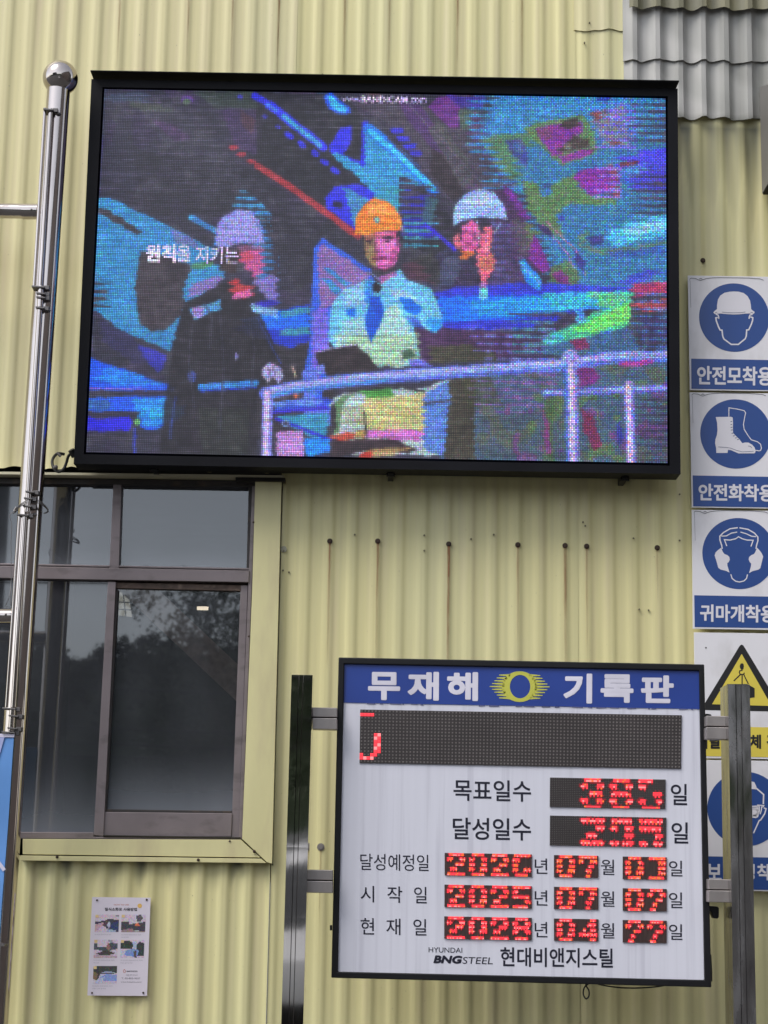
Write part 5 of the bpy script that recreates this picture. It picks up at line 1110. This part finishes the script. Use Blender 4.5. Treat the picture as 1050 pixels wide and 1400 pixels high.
for j in range(8):
    for i in range(NB): k = j*(NB+1)+i; mb.f.append((k, k+NB+1, k+NB+2, k+1))
for _ in range(26000):
    x = rr.uniform(-40, 30); t_ = rr.random()**.5; z = (6.3+.35*math.sin(x*.35)+.25*math.sin(x*1.1+1)+.5*hsh(x+200, .9)+.35*hsh(x+200, 2.3, 4)+.5*hsh(x+300, 5, 6))*math.sin((.45+.55*t_)*math.pi/2)+rr.gauss(0, .12)
    p = Vector((x, -36.5-5*t_, z)); s = rr.uniform(.06, .14); u1 = Vector((rr.gauss(0, 1), rr.gauss(0, 1), rr.gauss(0, 1))).normalized(); u2 = u1.orthogonal().normalized(); mb.add([p-u1*s, p+u2*s*.6, p+u1*s, p-u2*s*.6], [(0, 1, 2, 3)])
mb.build('wooded_bank', mat('bank_foliage', (.04, .06, .028), .9, var=.5, scale=(1.2, 1.2, 1.2), bump=1., bscale=3), kind='structure')
def block(name, x0, x1, y0, y1, h, m, label, cat):
    o = thing(name, ((x0+x1)/2, (y0+y1)/2, 0), label, cat); MB().box(x0, x1, y0, y1, 0, h).build('wall', m, o); MB().box(x0-.2, x1+.2, y0-.2, y1+.2, h+.002, h+.25).build('roof', M_gap, o)
    mb = MB(); n = int((x1-x0)/3)
    for k in range(n): mb.box(x0+1+k*3, x0+2.4+k*3, y1-.02, y1+.03, h*.45, h*.7)
    mb.build('window', M_aludark, o)
block('warehouse', -24, -9.6, -40, -27, 11, mat('dark_cladding', (.07, .07, .075), .6, var=.1), 'tall dark warehouse mirrored as a straight edge in the left panes', 'warehouse')
block('workshop', 5.5, 18, -22, -3.0, 7.5, mat('brown_cladding', (.09, .075, .07), .6, var=.1), 'dark brown workshop to the right of the viewer, mirrored in the steel posts', 'workshop')
o = thing('boundary_wall', (0, -21, 0), 'pale low boundary wall in front of the trees, mirrored at the foot of the panes', 'wall')
MB().box(-22, 5.2, -20.2, -20, 0, 1.75).build('wall_face', mat('pale_render', (.42, .42, .42), .8, var=.1), o); MB().box(-22, 5.2, -20.25, -19.95, 1.752, 1.81).build('coping', mat('coping', (.5, .5, .5), .8), o)
# a parked car behind the viewer, mirrored low in the left post
CAR = thing('parked_car', (-.5, -10.0, 0), 'white car parked behind the viewer, mirrored low in the left steel post', 'car')
M_car = mat('white_car_paint', (.72, .72, .74), .25, var=.02, coat=.5); M_cg = mat('car_glass', (.02, .022, .025), .05, var=.05)
sec = [(-7.9,.42,.80,.78,.70),(-8.05,.30,.98,.90,.80),(-9.0,.28,1.08,.93,.82),(-9.15,.28,1.12,.93,.80),(-9.85,.28,1.55,.93,.64),(-10.2,.28,1.64,.93,.62),(-11.6,.28,1.62,.93,.62),(-12.2,.28,1.15,.92,.74),(-12.5,.36,1.0,.84,.70)]
mb = MB(); cx_ = -.5
for (y, zb, ztp, hw, ht) in sec:
    zm = min(ztp, 1.0); mb.v += [(cx_-hw*.92, y, zb), (cx_-hw, y, (zb+zm)/2), (cx_-hw*.96, y, zm-.02), (cx_-ht, y, ztp-.03), (cx_-ht*.8, y, ztp), (cx_+ht*.8, y, ztp), (cx_+ht, y, ztp-.03), (cx_+hw*.96, y, zm-.02), (cx_+hw, y, (zb+zm)/2), (cx_+hw*.92, y, zb)]
for i in range(len(sec)-1):
    for k in range(10): mb.f.append((i*10+k, i*10+(k+1) % 10, (i+1)*10+(k+1) % 10, (i+1)*10+k))
mb.f.append(tuple(range(10))[::-1]); mb.f.append(tuple((len(sec)-1)*10+k for k in range(10)))
mb.build('body', M_car, CAR, smooth='angle')
MB().quad((cx_-.68, -9.16, 1.13), (cx_+.68, -9.16, 1.13), (cx_+.56, -9.80, 1.535), (cx_-.56, -9.80, 1.535)).build('windscreen', M_cg, CAR)
for s in (-1, 1):
    MB().quad((cx_+s*.92, -9.5, 1.06), (cx_+s*.92, -11.9, 1.06), (cx_+s*.68, -11.5, 1.52), (cx_+s*.68, -10.1, 1.52)).build('side_window', M_cg, CAR)
    MB().ball((cx_+s*.62, -7.98, .82), .11, 12, 8, .6).build('headlight', mat('lamp_lens', (.6, .6, .62), .1), CAR, smooth=True)
    for yy in (-8.8, -11.6):
        wh = MB().tube([(cx_+s*.78, yy, .33), (cx_+s*.95, yy, .33)], .33, 24).build('wheel', mat('tyre', (.02, .02, .02), .8), CAR, smooth='angle'); MB().tube([(cx_+s*.94, yy, .33), (cx_+s*.965, yy, .33)], .19, 16).build('rim', M_bracket, wh)
MB().box(cx_-.55, cx_+.55, -7.90, -7.86, .45, .72).build('grille', M_black2, CAR)
o = thing('power_line', (0, -16, 0), 'sagging overhead wires mirrored across the window panes', 'power line')
for k, (z, s_) in enumerate(((3.6, .3), (3.15, .25), (2.95, .28), (2.78, .2), (4.5, .3), (4.35, .34))):
    MB().tube([(-16+i*1.5, -14-k*.2, z+k*.02*i/4+s_*((i-11)/11)**2+.035*i*(-1 if k < 4 else 0)) for i in range(23)], .012, 6).build('wire', M_cable, o)
for xx in (-16, 17): MB().tube([(xx, -14.5, 0), (xx, -14.5, 7)], .13, 10, .09).build('line_pole', mat('concrete_pole', (.3, .3, .29), .8), o)
